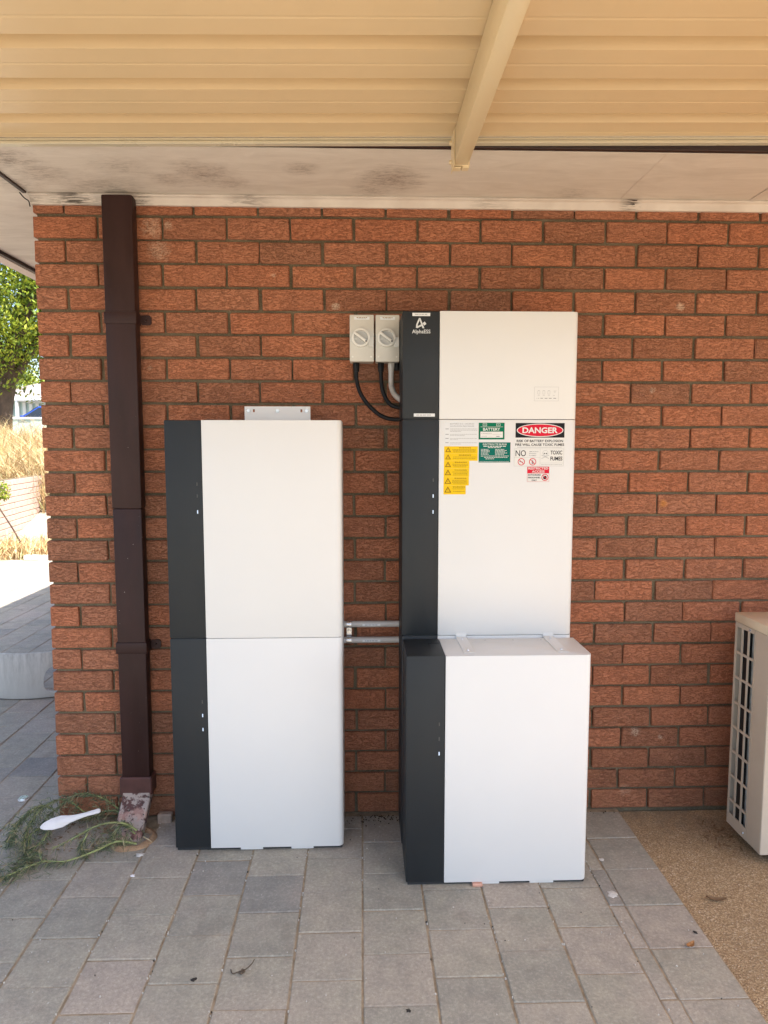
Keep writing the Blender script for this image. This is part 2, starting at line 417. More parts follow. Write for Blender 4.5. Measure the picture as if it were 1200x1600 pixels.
    MAT['pale_brick'] = simple('pale pink brick', (0.53, 0.38, 0.32), 0.9, 0.15, 12, 0.004, 60, rnd=0.2)
    MAT['roof_tile'] = simple('grey brown roof tile', (0.20, 0.16, 0.145), 0.85, 0.2, 3, 0.01, 12)
    MAT['far_wall'] = simple('pale green cladding', (0.42, 0.54, 0.50), 0.6, 0.06, 3)
    MAT['far_roof'] = simple('grey pink roof', (0.24, 0.20, 0.195), 0.8, 0.1, 4)
    MAT['far_trim'] = simple('white trim', (0.72, 0.74, 0.72), 0.5, 0.05, 3)
    MAT['car_blue'] = simple('blue car paint', (0.02, 0.06, 0.30), 0.18, 0.05, 2, spec=0.6)
    MAT['tyre'] = simple('tyre rubber', (0.02, 0.02, 0.02), 0.8, 0.1, 20)
    MAT['gutter'] = simple('pale pink gutter', (0.60, 0.50, 0.46), 0.5, 0.06, 6)
build_materials()

# ================================================================== GROUND
m = MB(); S = 600
# the flat sheet reaches the horizon and climbs gently behind the house
def gz(y): return -0.06 if y < 7.4 else min(2.6, -0.06 + (y - 7.4) * 0.20) if y < 13 else min(2.6, 1.06 + (y - 13) * 0.045)
ys = [-S, -60, -20, -9, 0, 7.4, 8.5, 10, 13, 17, 22, 27, 35, 60, S]
for i in range(len(ys) - 1):
    for a, b in ((-S, -30), (-30, 0), (0, 30), (30, S)):
        m.poly([(a, ys[i], gz(ys[i])), (b, ys[i], gz(ys[i])), (b, ys[i + 1], gz(ys[i + 1])), (a, ys[i + 1], gz(ys[i + 1]))])
bmesh.ops.remove_doubles(m.bm, verts=m.bm.verts[:], dist=1e-4)
tag(m.build('ground', MAT['ground'], smooth=180), kind='structure')

# ---- paving: sand bed with one object for each block that can be picked out
PX, PY, GAP, GAPY = 0.2013, 0.1965, 0.0062, 0.0036
paving = MB().box(-5.0, 2.272, -4.4, 6.62, -0.058, -0.0032).build('paving', MAT['sand'])
tag(paving, kind='structure')
def block_mesh(w, d, seed, h=0.05, ch=0.0028):
    r = random.Random(seed); b = bmesh.new()
    pts = []
    for (sx, sy) in ((-1, -1), (1, -1), (1, 1), (-1, 1)):
        pts.append((sx * w / 2 + r.uniform(-.0011, .0011), sy * d / 2 + r.uniform(-.0011, .0011)))
    B = [b.verts.new((x, y, -h)) for x, y in pts]
    Mi = [b.verts.new((x, y, -ch * r.uniform(.7, 1.5))) for x, y in pts]
    T = [b.verts.new((x * (1 - 2 * ch / w), y * (1 - 2 * ch / d), r.uniform(-.0006, .0006))) for x, y in pts]
    for i in range(4):
        j = (i + 1) % 4
        b.faces.new((B[i], B[j], Mi[j], Mi[i])); b.faces.new((Mi[i], Mi[j], T[j], T[i]))
    b.faces.new(T)
    me = bpy.data.meshes.new('paver'); b.to_mesh(me); b.free(); me.materials.append(MAT['paver']); return me
PM = [block_mesh(PX - GAP, PY - GAPY, s) for s in range(8)]
PHEAD = [block_mesh(0.193, PY - GAPY, 40 + s) for s in range(3)]
PSTRIP = [block_mesh(0.049, PY - GAPY, 50 + s) for s in range(3)]

f_px = 1104.57
def to_px(p):
    v = cam.matrix_basis.inverted() @ Vector(p)
    if v.z > -0.05: return None
    return 600 + f_px * v.x / -v.z, 800 - f_px * v.y / -v.z
cells = []
for c in range(-26, 11):
    x0 = 0.0114 + PX * (c - 1)
    if x0 + PX > 2.03: continue
    for r in range(-36, 25):
        y1 = (-0.0195 if c % 2 == 1 else -0.1182) - PY * r      # far edge of this block
        if y1 > 6.62 or y1 < -4.2: continue
        x, y = x0 + PX / 2, y1 - PY / 2
        if x > -0.02 and y > -0.02 and y < 9: 
            if not (y - PY / 2 < -0.03): continue
        if 0.21 < x < 0.415 and y > -0.20: continue            # lifted out round the drain
        if x > 0.0 and y + PY / 2 > -0.012: 
            if y + PY / 2 > 0.05:
                cells.append((x, (y - PY / 2 - 0.022) / 2, 'half', (-0.022 - (y - PY / 2)))); continue
        cells.append((x, y, 'full', PY))
def seen(x, y):
    q = to_px((x, y, 0))
    if q is None: return False
    u, v = q
    if not (-40 < u < 1240 and 900 < v < 1660): return False
    if y > 0.03 and u > 100: return False
    if 300 < u < 525 and v < 1320: return False
    if 640 < u < 905 and v < 1375: return False
    if u < 80 and v < 960: return False
    return True
near = [c for c in cells if seen(c[0], c[1])]
far = [c for c in cells if not seen(c[0], c[1])]
near.sort(key=lambda c: (Vector((c[0], c[1], 0)) - cam.location).length)
far += near[285:]; near = near[:285]
HALF = {}
def place_block(me, x, y, parent=paving, zj=0.0012):
    o = bpy.data.objects.new('paver', me)
    o.location = (x, y, rng.uniform(-zj, zj)); o.rotation_euler = (rng.uniform(-.003, .003), rng.uniform(-.003, .003), rng.choice((0, math.pi)) + rng.uniform(-.004, .004))
    link(o, parent); return o
for x, y, k, d in near:
    if k == 'full': place_block(rng.choice(PM), x, y)
    else:
        key = round(d, 3)
        if key not in HALF: HALF[key] = block_mesh(PX - GAP, max(0.02, d - GAPY), 90)
        place_block(HALF[key], x, y)
for r in range(0, 22):
    y = -0.0195 - PY * (r + .5)
    if r == 0: 
        place_block(PHEAD[0], 2.1735, y + 0.0); continue
    if y < -1.5 : break
    place_block(PHEAD[r % 3], 2.1735, y - 0.003)
    place_block(PSTRIP[r % 3], 2.0485, y + 0.0, zj=0.002)
m = MB()
def bbox_block(x, y, w, d):
    z = rng.uniform(-.001, .001)
    m.box(x - w / 2, x + w / 2, y - d / 2, y + d / 2, -0.05, z)
for x, y, k, d in far: bbox_block(x, y, PX - GAP, max(0.02, d - GAPY))
for r in range(7, 21):
    y = -0.0195 - PY * (r + .5); bbox_block(2.1735, y - .003, .193, PY - GAPY); bbox_block(2.0485, y, .049, PY - GAPY)
tag(m.build('pavers', MAT['paver'], paving), kind='stuff')

# ---- exposed aggregate slab on the other side of the edging
m = MB(); b = bmesh.new()
xs = [2.274] + [2.6 + i * .6 for i in range(10)]; 
for i in range(len(xs) - 1):
    y_ = 0.0
    b.faces.new([b.verts.new(p) for p in ((xs[i], -4.4, -.012), (xs[i + 1], -4.4, -.012), (xs[i + 1], 0.0, -.012), (xs[i], 0.0, -.012))])
m.merge(b)
tag(m.build('concrete_slab', MAT['aggregate']), kind='structure')

# ================================================================== HOUSE
house = tag(empty('house', (0, 0, 0)), 'red brown brick house with white eave lining under the patio roof', 'house')
CH, BL, JT = 0.08704, 0.24, 0.010
wall = MB().box(0.012, 9.0, 0.0125, 0.16, -0.05, 2.47).box(0.012, 0.16, 0.16, 8.6, -0.05, 2.47).build('wall', MAT['mortar'], house)
def brick_mesh(length, seed, dep=0.108, h=0.0765):
    r = random.Random(seed); b = bmesh.new()
    vs = [b.verts.new((x, y, z)) for x in (0, length) for y in (0, dep) for z in (0, h)]
    for f in ((0, 1, 3, 2), (4, 6, 7, 5), (0, 4, 5, 1), (2, 3, 7, 6), (0, 2, 6, 4), (1, 5, 7, 3)):
        b.faces.new([vs[i] for i in f])
    bmesh.ops.bevel(b, geom=b.edges[:], offset=0.0032, segments=1, affect='EDGES')
    bmesh.ops.recalc_face_normals(b, faces=b.faces[:])
    for v in b.verts:
        v.co += Vector((r.uniform(-.0012, .0012), r.uniform(-.0016, .0016), r.uniform(-.0012, .0012)))
    me = bpy.data.meshes.new('brick'); b.to_mesh(me); b.free(); me.materials.append(MAT['brick']); return me
FULL = [brick_mesh(0.230, s) for s in range(12)]
HALFB = [brick_mesh(0.110, 30 + s) for s in range(6)]
bricks = []
for r in range(0, 28):
    z = (27 - r) * CH + JT * 0.5
    off = -BL / 2 if r % 2 == 0 else 0.0
    drift = rng.uniform(-.003, .003)
    k = 0; x = 0.0
    while x < 8.9:
        first_half = (r % 2 == 0 and k == 0)
        L = 0.110 if first_half else 0.230
        j = 0 if x == 0 else rng.uniform(-.003, .003) + drift
        bricks.append((x + j, z + rng.uniform(-.0012, .0012), L, r))
        x += L + JT; k += 1
def brick_shown(x, z, L):
    if x > 2.86: return False
    def inside(a, b, c, d): return x >= a and x + L <= b and z >= c and z + .08 <= d
    if inside(0.465, 1.14, -1, 1.585): return False
    if inside(1.385, 2.05, 0.55, 2.0): return False
    if inside(1.40, 2.14, -1, 0.61): return False
    if inside(2.71, 9, -1, .9): return False
    return True
shown = [b for b in bricks if brick_shown(*b[:3])]
shown.sort(key=lambda b: (b[2] < .2, abs(b[0] - 1.4)))
keep = set(id(b) for b in shown[:298])
m_rest = MB()
for b in bricks:
    x, z, L, r = b
    me = rng.choice(FULL if L > .2 else HALFB)
    yy = rng.uniform(-.0018, .0018)
    if id(b) in keep:
        o = bpy.data.objects.new('brick', me); o.location = (x, yy, z)
        o.rotation_euler = (rng.uniform(-.006, .006), rng.uniform(-.003, .003), rng.uniform(-.004, .004))
        link(o, wall)
    else:
        bb = bmesh.new(); bb.from_mesh(me); m_rest.merge(bb, Matrix.Translation((x, yy, z)))
for r in range(0, 28):                                    # the return wall round the corner
    z = (27 - r) * CH + JT * .5; y = 0.115 + (0.12 if r % 2 == 0 else 0.0)
    if r % 2 == 0: m_rest.box(0, .11, .118, .225, z, z + .0765, .003)
    while y < 8.5:
        m_rest.box(rng.uniform(-.002, .002), .11, y + .005, y + .235, z, z + .0765, .003); y += .24
tag(m_rest.build('bricks', MAT['brick'], wall), kind='stuff')

# eave lining, its bead, fascia, gutter side
ZS = 2.42
soff = MB().box(-0.012, 9.0, -0.445, 0.012, ZS, ZS + 0.006).build('eave_lining', MAT['eave'], house)
MB().box(-0.50, -0.018, -0.44, 8.9, ZS + .004, ZS + 0.010).build('eave_lining', MAT['eave'], house)
MB().prism([(-.032, ZS - .001), (-.034, ZS - .006), (-.030, ZS - .010), (-.022, ZS - .0105), (-.018, ZS - .014), (-.013, ZS - .037), (.006, ZS - .037), (.006, ZS - .001)], 'x', 0.0, 9.0).build('cornice_bead', MAT['bead'], house)
MB().box(2.195, 2.2, -.44, -.036, ZS - .0008, ZS + .001).build('sheet_joint', MAT['bead'], soff)
MB().prism([(2.69, ZS - .003), (2.72, ZS - .003), (2.72, ZS - .001), (2.69, ZS - .001)], 'y', -.44, -.0345).build('cover_strip', MAT['bead'], soff)
MB().box(-0.016, -0.002, -.44, -.036, ZS - .007, ZS + .012, .001).build('cover_strip', MAT['fascia'], soff)
MB().box(-0.55, 9.0, -.466, -.4455, ZS + .001, ZS + .19, .002).build('fascia', MAT['fascia'], house)
MB().box(-0.52, -.501, -.44, 8.9, ZS - .012, ZS + .17, .002).build('fascia', MAT['fascia'], house)
MB().prism([(-.525, ZS + .03), (-.525, ZS - .012), (-.60, ZS - .006), (-.615, ZS + .02), (-.615, ZS + .10), (-.60, ZS + .10), (-.60, ZS + .03)], 'y', -.2, 8.9).build('gutter', MAT['gutter'], house, smooth=40)
MB().tube(smooth_path([(-.03, -.03, 2.418), (-.022, -.012, 2.405), (-.008, -.010, 2.395), (-.004, -.008, 2.375)], 5), .0022, 5).build('wire_end', MAT['black'], house)
m = MB()                                                      # hipped roof over the house
E_ = [(-.56, -.40, 2.60), (9.4, -.40, 2.60), (9.4, 9.0, 2.60), (-.56, 9.0, 2.60)]
A_, B_ = (4.1, 4.3, 4.45), (4.7, 4.3, 4.45)
m.poly([E_[0], E_[1], B_, A_]); m.poly([E_[1], E_[2], B_]); m.poly([E_[2], E_[3], A_, B_]); m.poly([E_[3], E_[0], A_]); m.poly(E_[::-1])
m.build('roof', MAT['roof_tile'], house)
# cracked flake of paint by the bead
m = MB(); m.poly([(2.222, -.0352, 2.4135), (2.262, -.0352, 2.4142), (2.259, -.0356, 2.4105), (2.247, -.0356, 2.4098), (2.238, -.0354, 2.4115)]); m.poly([(2.205, -.0215, 2.4035), (2.235, -.0215, 2.4045), (2.255, -.0212, 2.4065), (2.257, -.0205, 2.4005), (2.240, -.0208, 2.4018)])
m.build('paint_chip', MAT['fascia'], house)

# ================================================================== PATIO ROOF
patio = tag(empty('patio_roof', (1.5, -.5, 2.44)), 'cream ribbed steel patio roof on a cream beam above the batteries', 'patio roof')
SL = 0.0147
def roof_z(x): return 2.4245 + SL * x
prof = [(-.478, 0.0)]
y = -.5
def rib(yc):     # yc = centre of the rib opening
    return [(yc + .0295, 0.0), (yc + .0195, .046), (yc - .0195, .046), (yc - .0295, 0.0)]
def swage(yc): return [(yc + .006, 0.0), (yc + .002, .0008), (yc - .002, .0008), (yc - .006, 0.0)]
k = 0
while True:
    yc = -.606 - .194 * k
    if yc < -2.25: break
    prof += swage(yc + .097)
    prof += rib(yc)
    prof += swage(yc - .074 + .012) if False else []
    k += 1
prof.append((prof[-1][0] - .06, 0.0))
prof = sorted(set(prof), key=lambda p: -p[0])
m = MB(); xsr = (-0.36, 5.6)
for lay, off in ((0, 0.0), (1, .0022)):
    V = [[m.bm.verts.new((x, p[0], roof_z(x) + p[1] + off)) for p in prof] for x in xsr]
    for i in range(len(prof) - 1):
        m.bm.faces.new((V[0][i], V[0][i + 1], V[1][i + 1], V[1][i]) if lay else (V[0][i], V[1][i], V[1][i + 1], V[0][i + 1]))
m.build('roof_sheet', MAT['cream_steel'], patio)
# flashing channel against the fascia
def sloped(m, x0, x1, y0, y1, za, zb, bev=0.0):
    b = bmesh.new()
    vs = [b.verts.new((x, yy, z + SL * x)) for x in (x0, x1) for yy in (y0, y1) for z in (za, zb)]
    for f in ((0, 1, 3, 2), (4, 6, 7, 5), (0, 4, 5, 1), (2, 3, 7, 6), (0, 2, 6, 4), (1, 5, 7, 3)): b.faces.new([vs[i] for i in f])
    if bev: bmesh.ops.bevel(b, geom=b.edges[:], offset=bev, segments=1, affect='EDGES')
    m.merge(b)
m = MB(); sloped(m, -.36, 5.6, -.490, -.4665, 2.4015, 2.4105, .0015); sloped(m, -.36, 5.6, -.4865, -.4665, 2.4125, 2.4205, .0015); sloped(m, -.36, 5.6, -.484, -.4668, 2.4095, 2.4135)
m.build('flashing', MAT['flash'], patio)
beam = MB().box(1.503, 1.547, -2.36, -.53, 2.343, 2.4435, .003, 2).build('beam', MAT['cream_beam'], patio, smooth=40)
m = MB().box(1.4995, 1.5018, -.56, -.4905, 2.332, 2.437).box(1.5018, 1.526, -.5285, -.500, 2.336, 2.34, .001).box(1.530, 1.551, -.526, -.498, 2.338, 2.344, .001).box(1.502, 1.552, -.5285, -.4915, 2.343, 2.40, .002)
m.build('bracket', MAT['cream_beam'], beam)
for z in (2.362, 2.418):
    MB().cyl((1.4995, -.50, z), (1.4925, -.50, z), .007, .006, 6).build('bolt', MAT['cream_beam'], beam)
MB().prism([(-.44, 2.40), (-.43, 2.31), (-.35, 2.31), (-.342, 2.415), (-.346, 2.415), (-.354, 2.316), (-.426, 2.316), (-.436, 2.40)], 'y', -2.33, -.50).build('gutter', MAT['cream_beam'], patio)
for px in (-.29, 5.4):
    MB().box(px - .045, px + .045, -2.37, -2.28, -.05, roof_z(px) - .02, .004).build('post', MAT['cream_beam'], patio)

# ================================================================== DOWNPIPE
dp = tag(empty('downpipe', (.33, -.03, 0)), 'dark brown rectangular downpipe fixed to the brick corner', 'downpipe')
m = MB(); b = bmesh.new()
MB_pipe = MB().box(.274, .386, -.062, -.006, 1.255, 2.405, .006, 2).build('pipe', MAT['pipe'], dp, smooth=40)
MB().box(.2755, .3845, -.0605, -.0075, .185, 1.2555, .006, 2).build('pipe', MAT['pipe'], dp, smooth=40)
for z in (1.965, .715):
    st = MB().box(.2705, .3895, -.0655, -.004, z - .022, z + .022, .004, 2).build('strap', MAT['pipe'], dp, smooth=40)
    for x0, x1 in ((.257, .2725), (.3875, .428)):
        MB().prism([(x0 + .005, z - .018), (x1 - .006, z - .018), (x1, z - .010), (x1, z + .010), (x1 - .006, z + .018), (x0 + .005, z + .018), (x0, z + .010), (x0, z - .010)], 'y', -.009, -.003).build('tab', MAT['pipe'], st)
        MB().cyl(((x0 + x1) / 2, -.009, z), ((x0 + x1) / 2, -.013, z), .006, .005, 8).build('screw', MAT['pipe'], st)
MB().box(.268, .393, -.069, -.004, .125, .197, .004, 1).build('shoe_collar', MAT['collar_red'], dp)
b = bmesh.new()                                              # the kicked shoe
sec = [(.277, .387, -.068, -.012, .140), (.277, .387, -.074, -.022, .115), (.270, .375, -.195, -.135, -.015)]
rings = [[b.verts.new(p) for p in ((a, c, z), (bb, c, z), (bb, d, z), (a, d, z))] for a, bb, c, d, z in sec]
for i in range(2):
    for k in range(4): b.faces.new((rings[i][k], rings[i][(k + 1) % 4], rings[i + 1][(k + 1) % 4], rings[i + 1][k]))
b.faces.new(rings[0][::-1]); b.faces.new(rings[-1])
bmesh.ops.bevel(b, geom=b.edges[:], offset=.004, segments=1, affect='EDGES')
m = MB(); m.merge(b); m.build('shoe', MAT['shoe'], dp)
# stormwater collar in the lifted corner
MB().box(.2126, .4139, -.212, -.018, -.058, -.024).build('soil_patch', MAT['soil'], paving)
dr = tag(empty('drain_collar', (.345, -.165, -.03)), 'worn earthenware drain collar in the ground under the downpipe shoe', 'drain')
b = bmesh.new(); N = 36; prf = [(.060, -.05), (.060, .006), (.068, .013), (.080, .009), (.088, -.002), (.088, -.05)]
V = []
for i in range(N):
    t = 2 * math.pi * i / N
    w = 1 + .05 * mnoise.noise((math.cos(t) * 2, math.sin(t) * 2, .3)); wz = .003 * mnoise.noise((math.cos(t) * 3, math.sin(t) * 3, 2))
    V.append([b.verts.new((.345 + math.cos(t) * r * w, -.165 + math.sin(t) * r * w, z + wz)) for r, z in prf])
for i in range(N):
    for k in range(len(prf) - 1): b.faces.new((V[i][k], V[(i + 1) % N][k], V[(i + 1) % N][k + 1], V[i][k + 1]))
m = MB(); m.merge(b); m.build('ring', MAT['clay'], dr, smooth=50)
m = MB().prism([(.345 + .062 * math.cos(k * math.pi / 10), -.165 + .062 * math.sin(k * math.pi / 10)) for k in range(20)], 'z', -.05, -.02); m.build('sump', MAT['soil'], dr)

# ================================================================== BATTERY CABINETS
W, SPLIT = 0.619, 0.1295
def white_cover(x0, x1, yf, yb, z0, z1):
    b = bmesh.new()
    vs = {}
    for x in (0, 1):
        for y in (0, 1):
            for z in (0, 1): vs[x, y, z] = b.verts.new(((x0, x1)[x], (yf, yb)[y], (z0, z1)[z]))
    def F(*k): b.faces.new([vs[i] for i in k])
    F((0, 0, 0), (1, 0, 0), (1, 0, 1), (0, 0, 1)); F((0, 1, 0), (0, 1, 1), (1, 1, 1), (1, 1, 0))
    F((0, 0, 0), (0, 0, 1), (0, 1, 1), (0, 1, 0)); F((1, 0, 0), (1, 1, 0), (1, 1, 1), (1, 0, 1))
    F((0, 0, 0), (0, 1, 0), (1, 1, 0), (1, 0, 0)); F((0, 0, 1), (1, 0, 1), (1, 1, 1), (0, 1, 1))
    big = [e for e in b.edges if all(abs(v.co.x - x1) < 1e-6 for v in e.verts) and (all(abs(v.co.y - yf) < 1e-6 for v in e.verts))]
    bmesh.ops.bevel(b, geom=big, offset=.021, segments=8, profile=.5, affect='EDGES')
    low = [e for e in b.edges if all(v.co.x > x1 - .0215 and abs(v.co.z - z0) < 1e-6 for v in e.verts) and abs(e.verts[0].co.y - e.verts[1].co.y) > .1]
    bmesh.ops.bevel(b, geom=low, offset=.010, segments=4, profile=.5, affect='EDGES')
    hard = [e for e in b.edges if len(e.link_faces) == 2 and e.calc_face_angle(0) > R(50)]
    bmesh.ops.bevel(b, geom=hard, offset=.0016, segments=2, profile=.5, affect='EDGES')
    m = MB(); m.merge(b); return m
def cabinet(name, label, cat, x0, yf, z0, z1, lights=(), feet=False, group='battery cabinets', depth=0.212):
    yb = yf + depth
    c = tag(empty(name, (x0 + W / 2, yb, z0)), label, cat, group)
    MB().box(x0 + .006, x0 + W - .006, yf + .006, yb - .002, z0 - (.010 if feet else .003), z1 - .003).build('chassis', MAT['shadow_gap'], c)
    MB().box(x0, x0 + SPLIT - .0006, yf + .0015, yb, z0, z1, .0035, 2).build('side_panel', MAT['charcoal'], c, smooth=40)
    white_cover(x0 + SPLIT + .0006, x0 + W, yf - .002, yb, z0 - .001, z1).build('front_cover', MAT['white'], c, smooth=35)
    for z, on in lights:
        MB().box(x0 + .1085, x0 + .1122, yf + .0006, yf + .004, z0 + z - .0062, z0 + z + .0062, .0006).build('indicator_light', MAT['led_on' if on else 'led_off'], c)
    if feet:
        for fx in (.238, .425):
            MB().box(x0 + fx, x0 + fx + .082, yf + .004, yf + .05, z0 - .012, z0 - .002, .001).build('foot', MAT['white'], c)
    return c
XL, XR, XF = 0.5305, 1.3645, 1.3665
YB, YFR = -.2555, -.4865
cab_ll = cabinet('battery_cabinet', 'lower white and charcoal battery cabinet beside the downpipe, two of its lights lit', 'battery', XL, YB, .014, .8030, ((.4515, 1), (.504, 1), (.555, 0)), True)
cab_lu = cabinet('battery_cabinet', 'upper white and charcoal battery cabinet of the shorter stack, below the drilled wall plate', 'battery', XL, YB, .8060, 1.5825, ((.4545, 1), (.511, 0), (.553, 0)))
cab_rl = cabinet('battery_cabinet', 'lowest rear battery cabinet of the taller stack, hidden behind the front cabinet', 'battery', XR, YB, .014, .8060, (), True)
cab_rm = cabinet('battery_cabinet', 'white battery cabinet covered with warning stickers in the taller stack', 'battery', XR, YB, .8090, 1.5850, ((.449, 1), (.506, 1), (.563, 0)))
cab_f = cabinet('battery_cabinet', 'single white battery cabinet standing in front of the taller stack', 'battery', XF, YFR, .012, .8010, ((.454, 1), (.505, 0), (.556, 0)), True)
inv = cabinet('inverter', 'white inverter with charcoal logo strip on top of the taller stack', 'inverter', XR, YB, 1.5880, 1.9600, (), False, 'battery cabinets')
for o in (inv,): del o['group']
# slot on the charcoal lid of the front cabinet and the two tie plates on its white lid
MB().box(1.452, 1.490, -.335, -.333, .8005, .8022).box(1.452, 1.4535, -.4, -.335, .8005, .8022).build('cable_slot', MAT['black'], cab_f)
for i, x in enumerate((1.560, 1.878)):
    tp = tag(empty('tie_plate', (x + .02, -.3, .802)), ('white steel tie plate on the front cabinet lid nearer its charcoal strip', 'white steel tie plate on the front cabinet lid nearer its outer corner')[i], 'bracket', 'tie plates')
    MB().box(x, x + .038, -.458, -.2605, .8013, .8033, .0006).build('plate', MAT['white'], tp)
    MB().box(x, x + .038, -.2602, -.2585, .8034, .818, .0005).build('upstand', MAT['white'], tp)
    for sy in (-.29, -.43):
        MB().cyl((x + .019, sy, .8033), (x + .019, sy, .8055), .0045, .0035, 10).build('screw', MAT['zinc'], tp)
for x in (1.66, 1.76, 1.86): MB().cyl((x, -.30, .8008), (x, -.30, .8020), .003, n=8).build('screw', MAT['zinc'], cab_f)
MB().box(1.593, 1.627, -.4985, -.44, .0005, .0098, .001).build('packer', MAT['packer']); pk = bpy.data.objects['packer']
tag(pk, 'small salmon plastic packer wedged under the front cabinet', 'packer')
# wall plate above the shorter stack
wp = tag(empty('wall_plate', (.9, -.02, 1.583)), 'white drilled steel wall plate above the shorter battery stack', 'bracket')
MB().box(.773, 1.0245, -.0135, -.0105, 1.55, 1.6435, .0006).build('plate', MAT['plate_white'], wp)
for x in (.788, .8985, 1.0105):
    bo = MB().cyl((x, -.0135, 1.6265), (x, -.0155, 1.6265), .0075, .0075, 16).build('washer', MAT['zinc'], wp)
    MB().cyl((x, -.0155, 1.6265), (x, -.020, 1.6265), .0048, .0044, 6).build('bolt', MAT['zinc'], bo)
for x in (.8085, .990): 
    MB().prism([(x - .0035, 1.6215), (x + .0035, 1.6215), (x + .0035, 1.6325), (x - .0035, 1.6325)], 'y', -.0137, -.0132).build('slot_hole', MAT['brick'], wp)

# ================================================================== LETTERING
def text_mesh(s, bold=0.0, spacing=1.0):
    c = bpy.data.curves.new('t', 'FONT'); c.body = s; c.size = 1; c.offset = bold; c.resolution_u = 3; c.space_character = spacing
    c.align_x = 'CENTER'
    o = bpy.data.objects.new('t', c); COL.objects.link(o)
    dg = bpy.context.evaluated_depsgraph_get(); dg.update()
    me = bpy.data.meshes.new_from_object(o.evaluated_get(dg))
    bpy.data.objects.remove(o); bpy.data.curves.remove(c)
    return me
class Print:
    """flat print in the x-z plane at depth y (facing -y), one mesh, several inks"""
    def __init__(self, y): self.y = y; self.bm = bmesh.new(); self.inks = []
    def ink(self, k):
        if k not in self.inks: self.inks.append(k)
        return self.inks.index(k)
    def text(self, s, x0, x1, z0, z1, k='ink_black', bold=0.0, spacing=1.0, lay=0):
        me = text_mesh(s, bold, spacing); co = [v.co for v in me.vertices]
        if not co: return
        ax, bx = min(c.x for c in co), max(c.x for c in co); ay, by = min(c.y for c in co), max(c.y for c in co)
        sx, sz = (x1 - x0) / (bx - ax), (z1 - z0) / (by - ay)
        vs = [self.bm.verts.new((x0 + (c.x - ax) * sx, self.y - lay * .0002, z0 + (c.y - ay) * sz)) for c in co]
        for p in me.polygons:
            try: f = self.bm.faces.new([vs[i] for i in p.vertices]); f.material_index = self.ink(k)
            except ValueError: pass
        bpy.data.meshes.remove(me)
    def poly(self, pts, k, lay=0):
        f = self.bm.faces.new([self.bm.verts.new((x, self.y - lay * .0002, z)) for x, z in pts]); f.material_index = self.ink(k)
    def rect(self, x0, x1, z0, z1, k, lay=0): self.poly([(x0, z0), (x1, z0), (x1, z1), (x0, z1)], k, lay)
    def frame(self, x0, x1, z0, z1, t, k, lay=0):
        self.rect(x0, x1, z1 - t, z1, k, lay); self.rect(x0, x1, z0, z0 + t, k, lay); self.rect(x0, x0 + t, z0 + t, z1 - t, k, lay); self.rect(x1 - t, x1, z0 + t, z1 - t, k, lay)
    def ell(self, cx, cz, rx, rz, k, lay=0, n=40): self.poly([(cx + rx * math.cos(2 * math.pi * i / n), cz + rz * math.sin(2 * math.pi * i / n)) for i in range(n)], k, lay)
    def ring(self, cx, cz, r, t, k, lay=0, n=28):
        for i in range(n):
            a, b = 2 * math.pi * i / n, 2 * math.pi * (i + 1) / n
            self.poly([(cx + q * math.cos(w), cz + q * math.sin(w)) for q, w in ((r, a), (r, b), (r - t, b), (r - t, a))], k, lay)
    def line(self, x0, z0, x1, z1, t, k, lay=0):
        d = Vector((x1 - x0, z1 - z0)).normalized() * t / 2; n = Vector((-d.y, d.x))
        self.poly([(x0 + n.x, z0 + n.y), (x0 - n.x, z0 - n.y), (x1 - n.x, z1 - n.y), (x1 + n.x, z1 + n.y)], k, lay)
    def words(self, x0, x1, z, h, k, r, fill=1.0):
        """a line of print too small to read: word-length dashes"""
        x = x0; end = x0 + (x1 - x0) * fill
        while x < end - h:
            w = min(end - x, h * r.uniform(1.5, 5)); self.rect(x, x + w, z - h / 2, z + h / 2, k); x += w + h * .8
    def tri_sign(self, cx, cz, s, lay=0):
        P = lambda q: [(cx + q * math.sin(a), cz + q * math.cos(a) - s * .12) for a in (0, 2 * math.pi / 3, 4 * math.pi / 3)]
        self.poly(P(s), 'ink_brown', lay); self.poly(P(s * .62), 'label_yellow', lay + 1)
        self.poly([(cx + s * .05, cz + s * .3), (cx - s * .16, cz - s * .08), (cx + s * .02, cz - s * .06), (cx - s * .06, cz - s * .36), (cx + s * .17, cz + s * .06), (cx, cz + s * .03)], 'ink_brown', lay + 2)
    def build(self, name, parent):
        me = bpy.data.meshes.new(name); self.bm.to_mesh(me); self.bm.free()
        for k in self.inks: me.materials.append(MAT[k])
        # every printed face looks towards -y
        b = bmesh.new(); b.from_mesh(me)
        for f in b.faces:
            f.normal_update()
            if f.normal.y > 0: f.normal_flip()
        b.to_mesh(me); b.free()
        o = link(bpy.data.objects.new(name, me)); o.parent = parent
        o.matrix_parent_inverse = Matrix.Translation(-world_loc(parent)); return o
YW = YB - .002                                                 # white face of the rear stack
def sticker(x0, x1, z0, z1, k, parent, name='sticker', label=None, y=YW):
    o = MB().box(x0, x1, y - .0006, y + .0003, z0, z1).build(name, MAT[k], parent)
    if label: o['label'] = label
    return o, Print(y - .0009)
lr = random.Random(3)
s, p = sticker(1.5135, 1.6315, 1.4915, 1.5770, 'label_white', cab_rm, 'instruction_sticker')
p.text('BATTERY D.C. COUPLED', 1.533, 1.618, 1.5680, 1.5722, 'ink_grey', .004, 1.1); p.text('SHUTDOWN PROCEDURE', 1.533, 1.618, 1.5600, 1.5642, 'ink_grey', .004, 1.1)
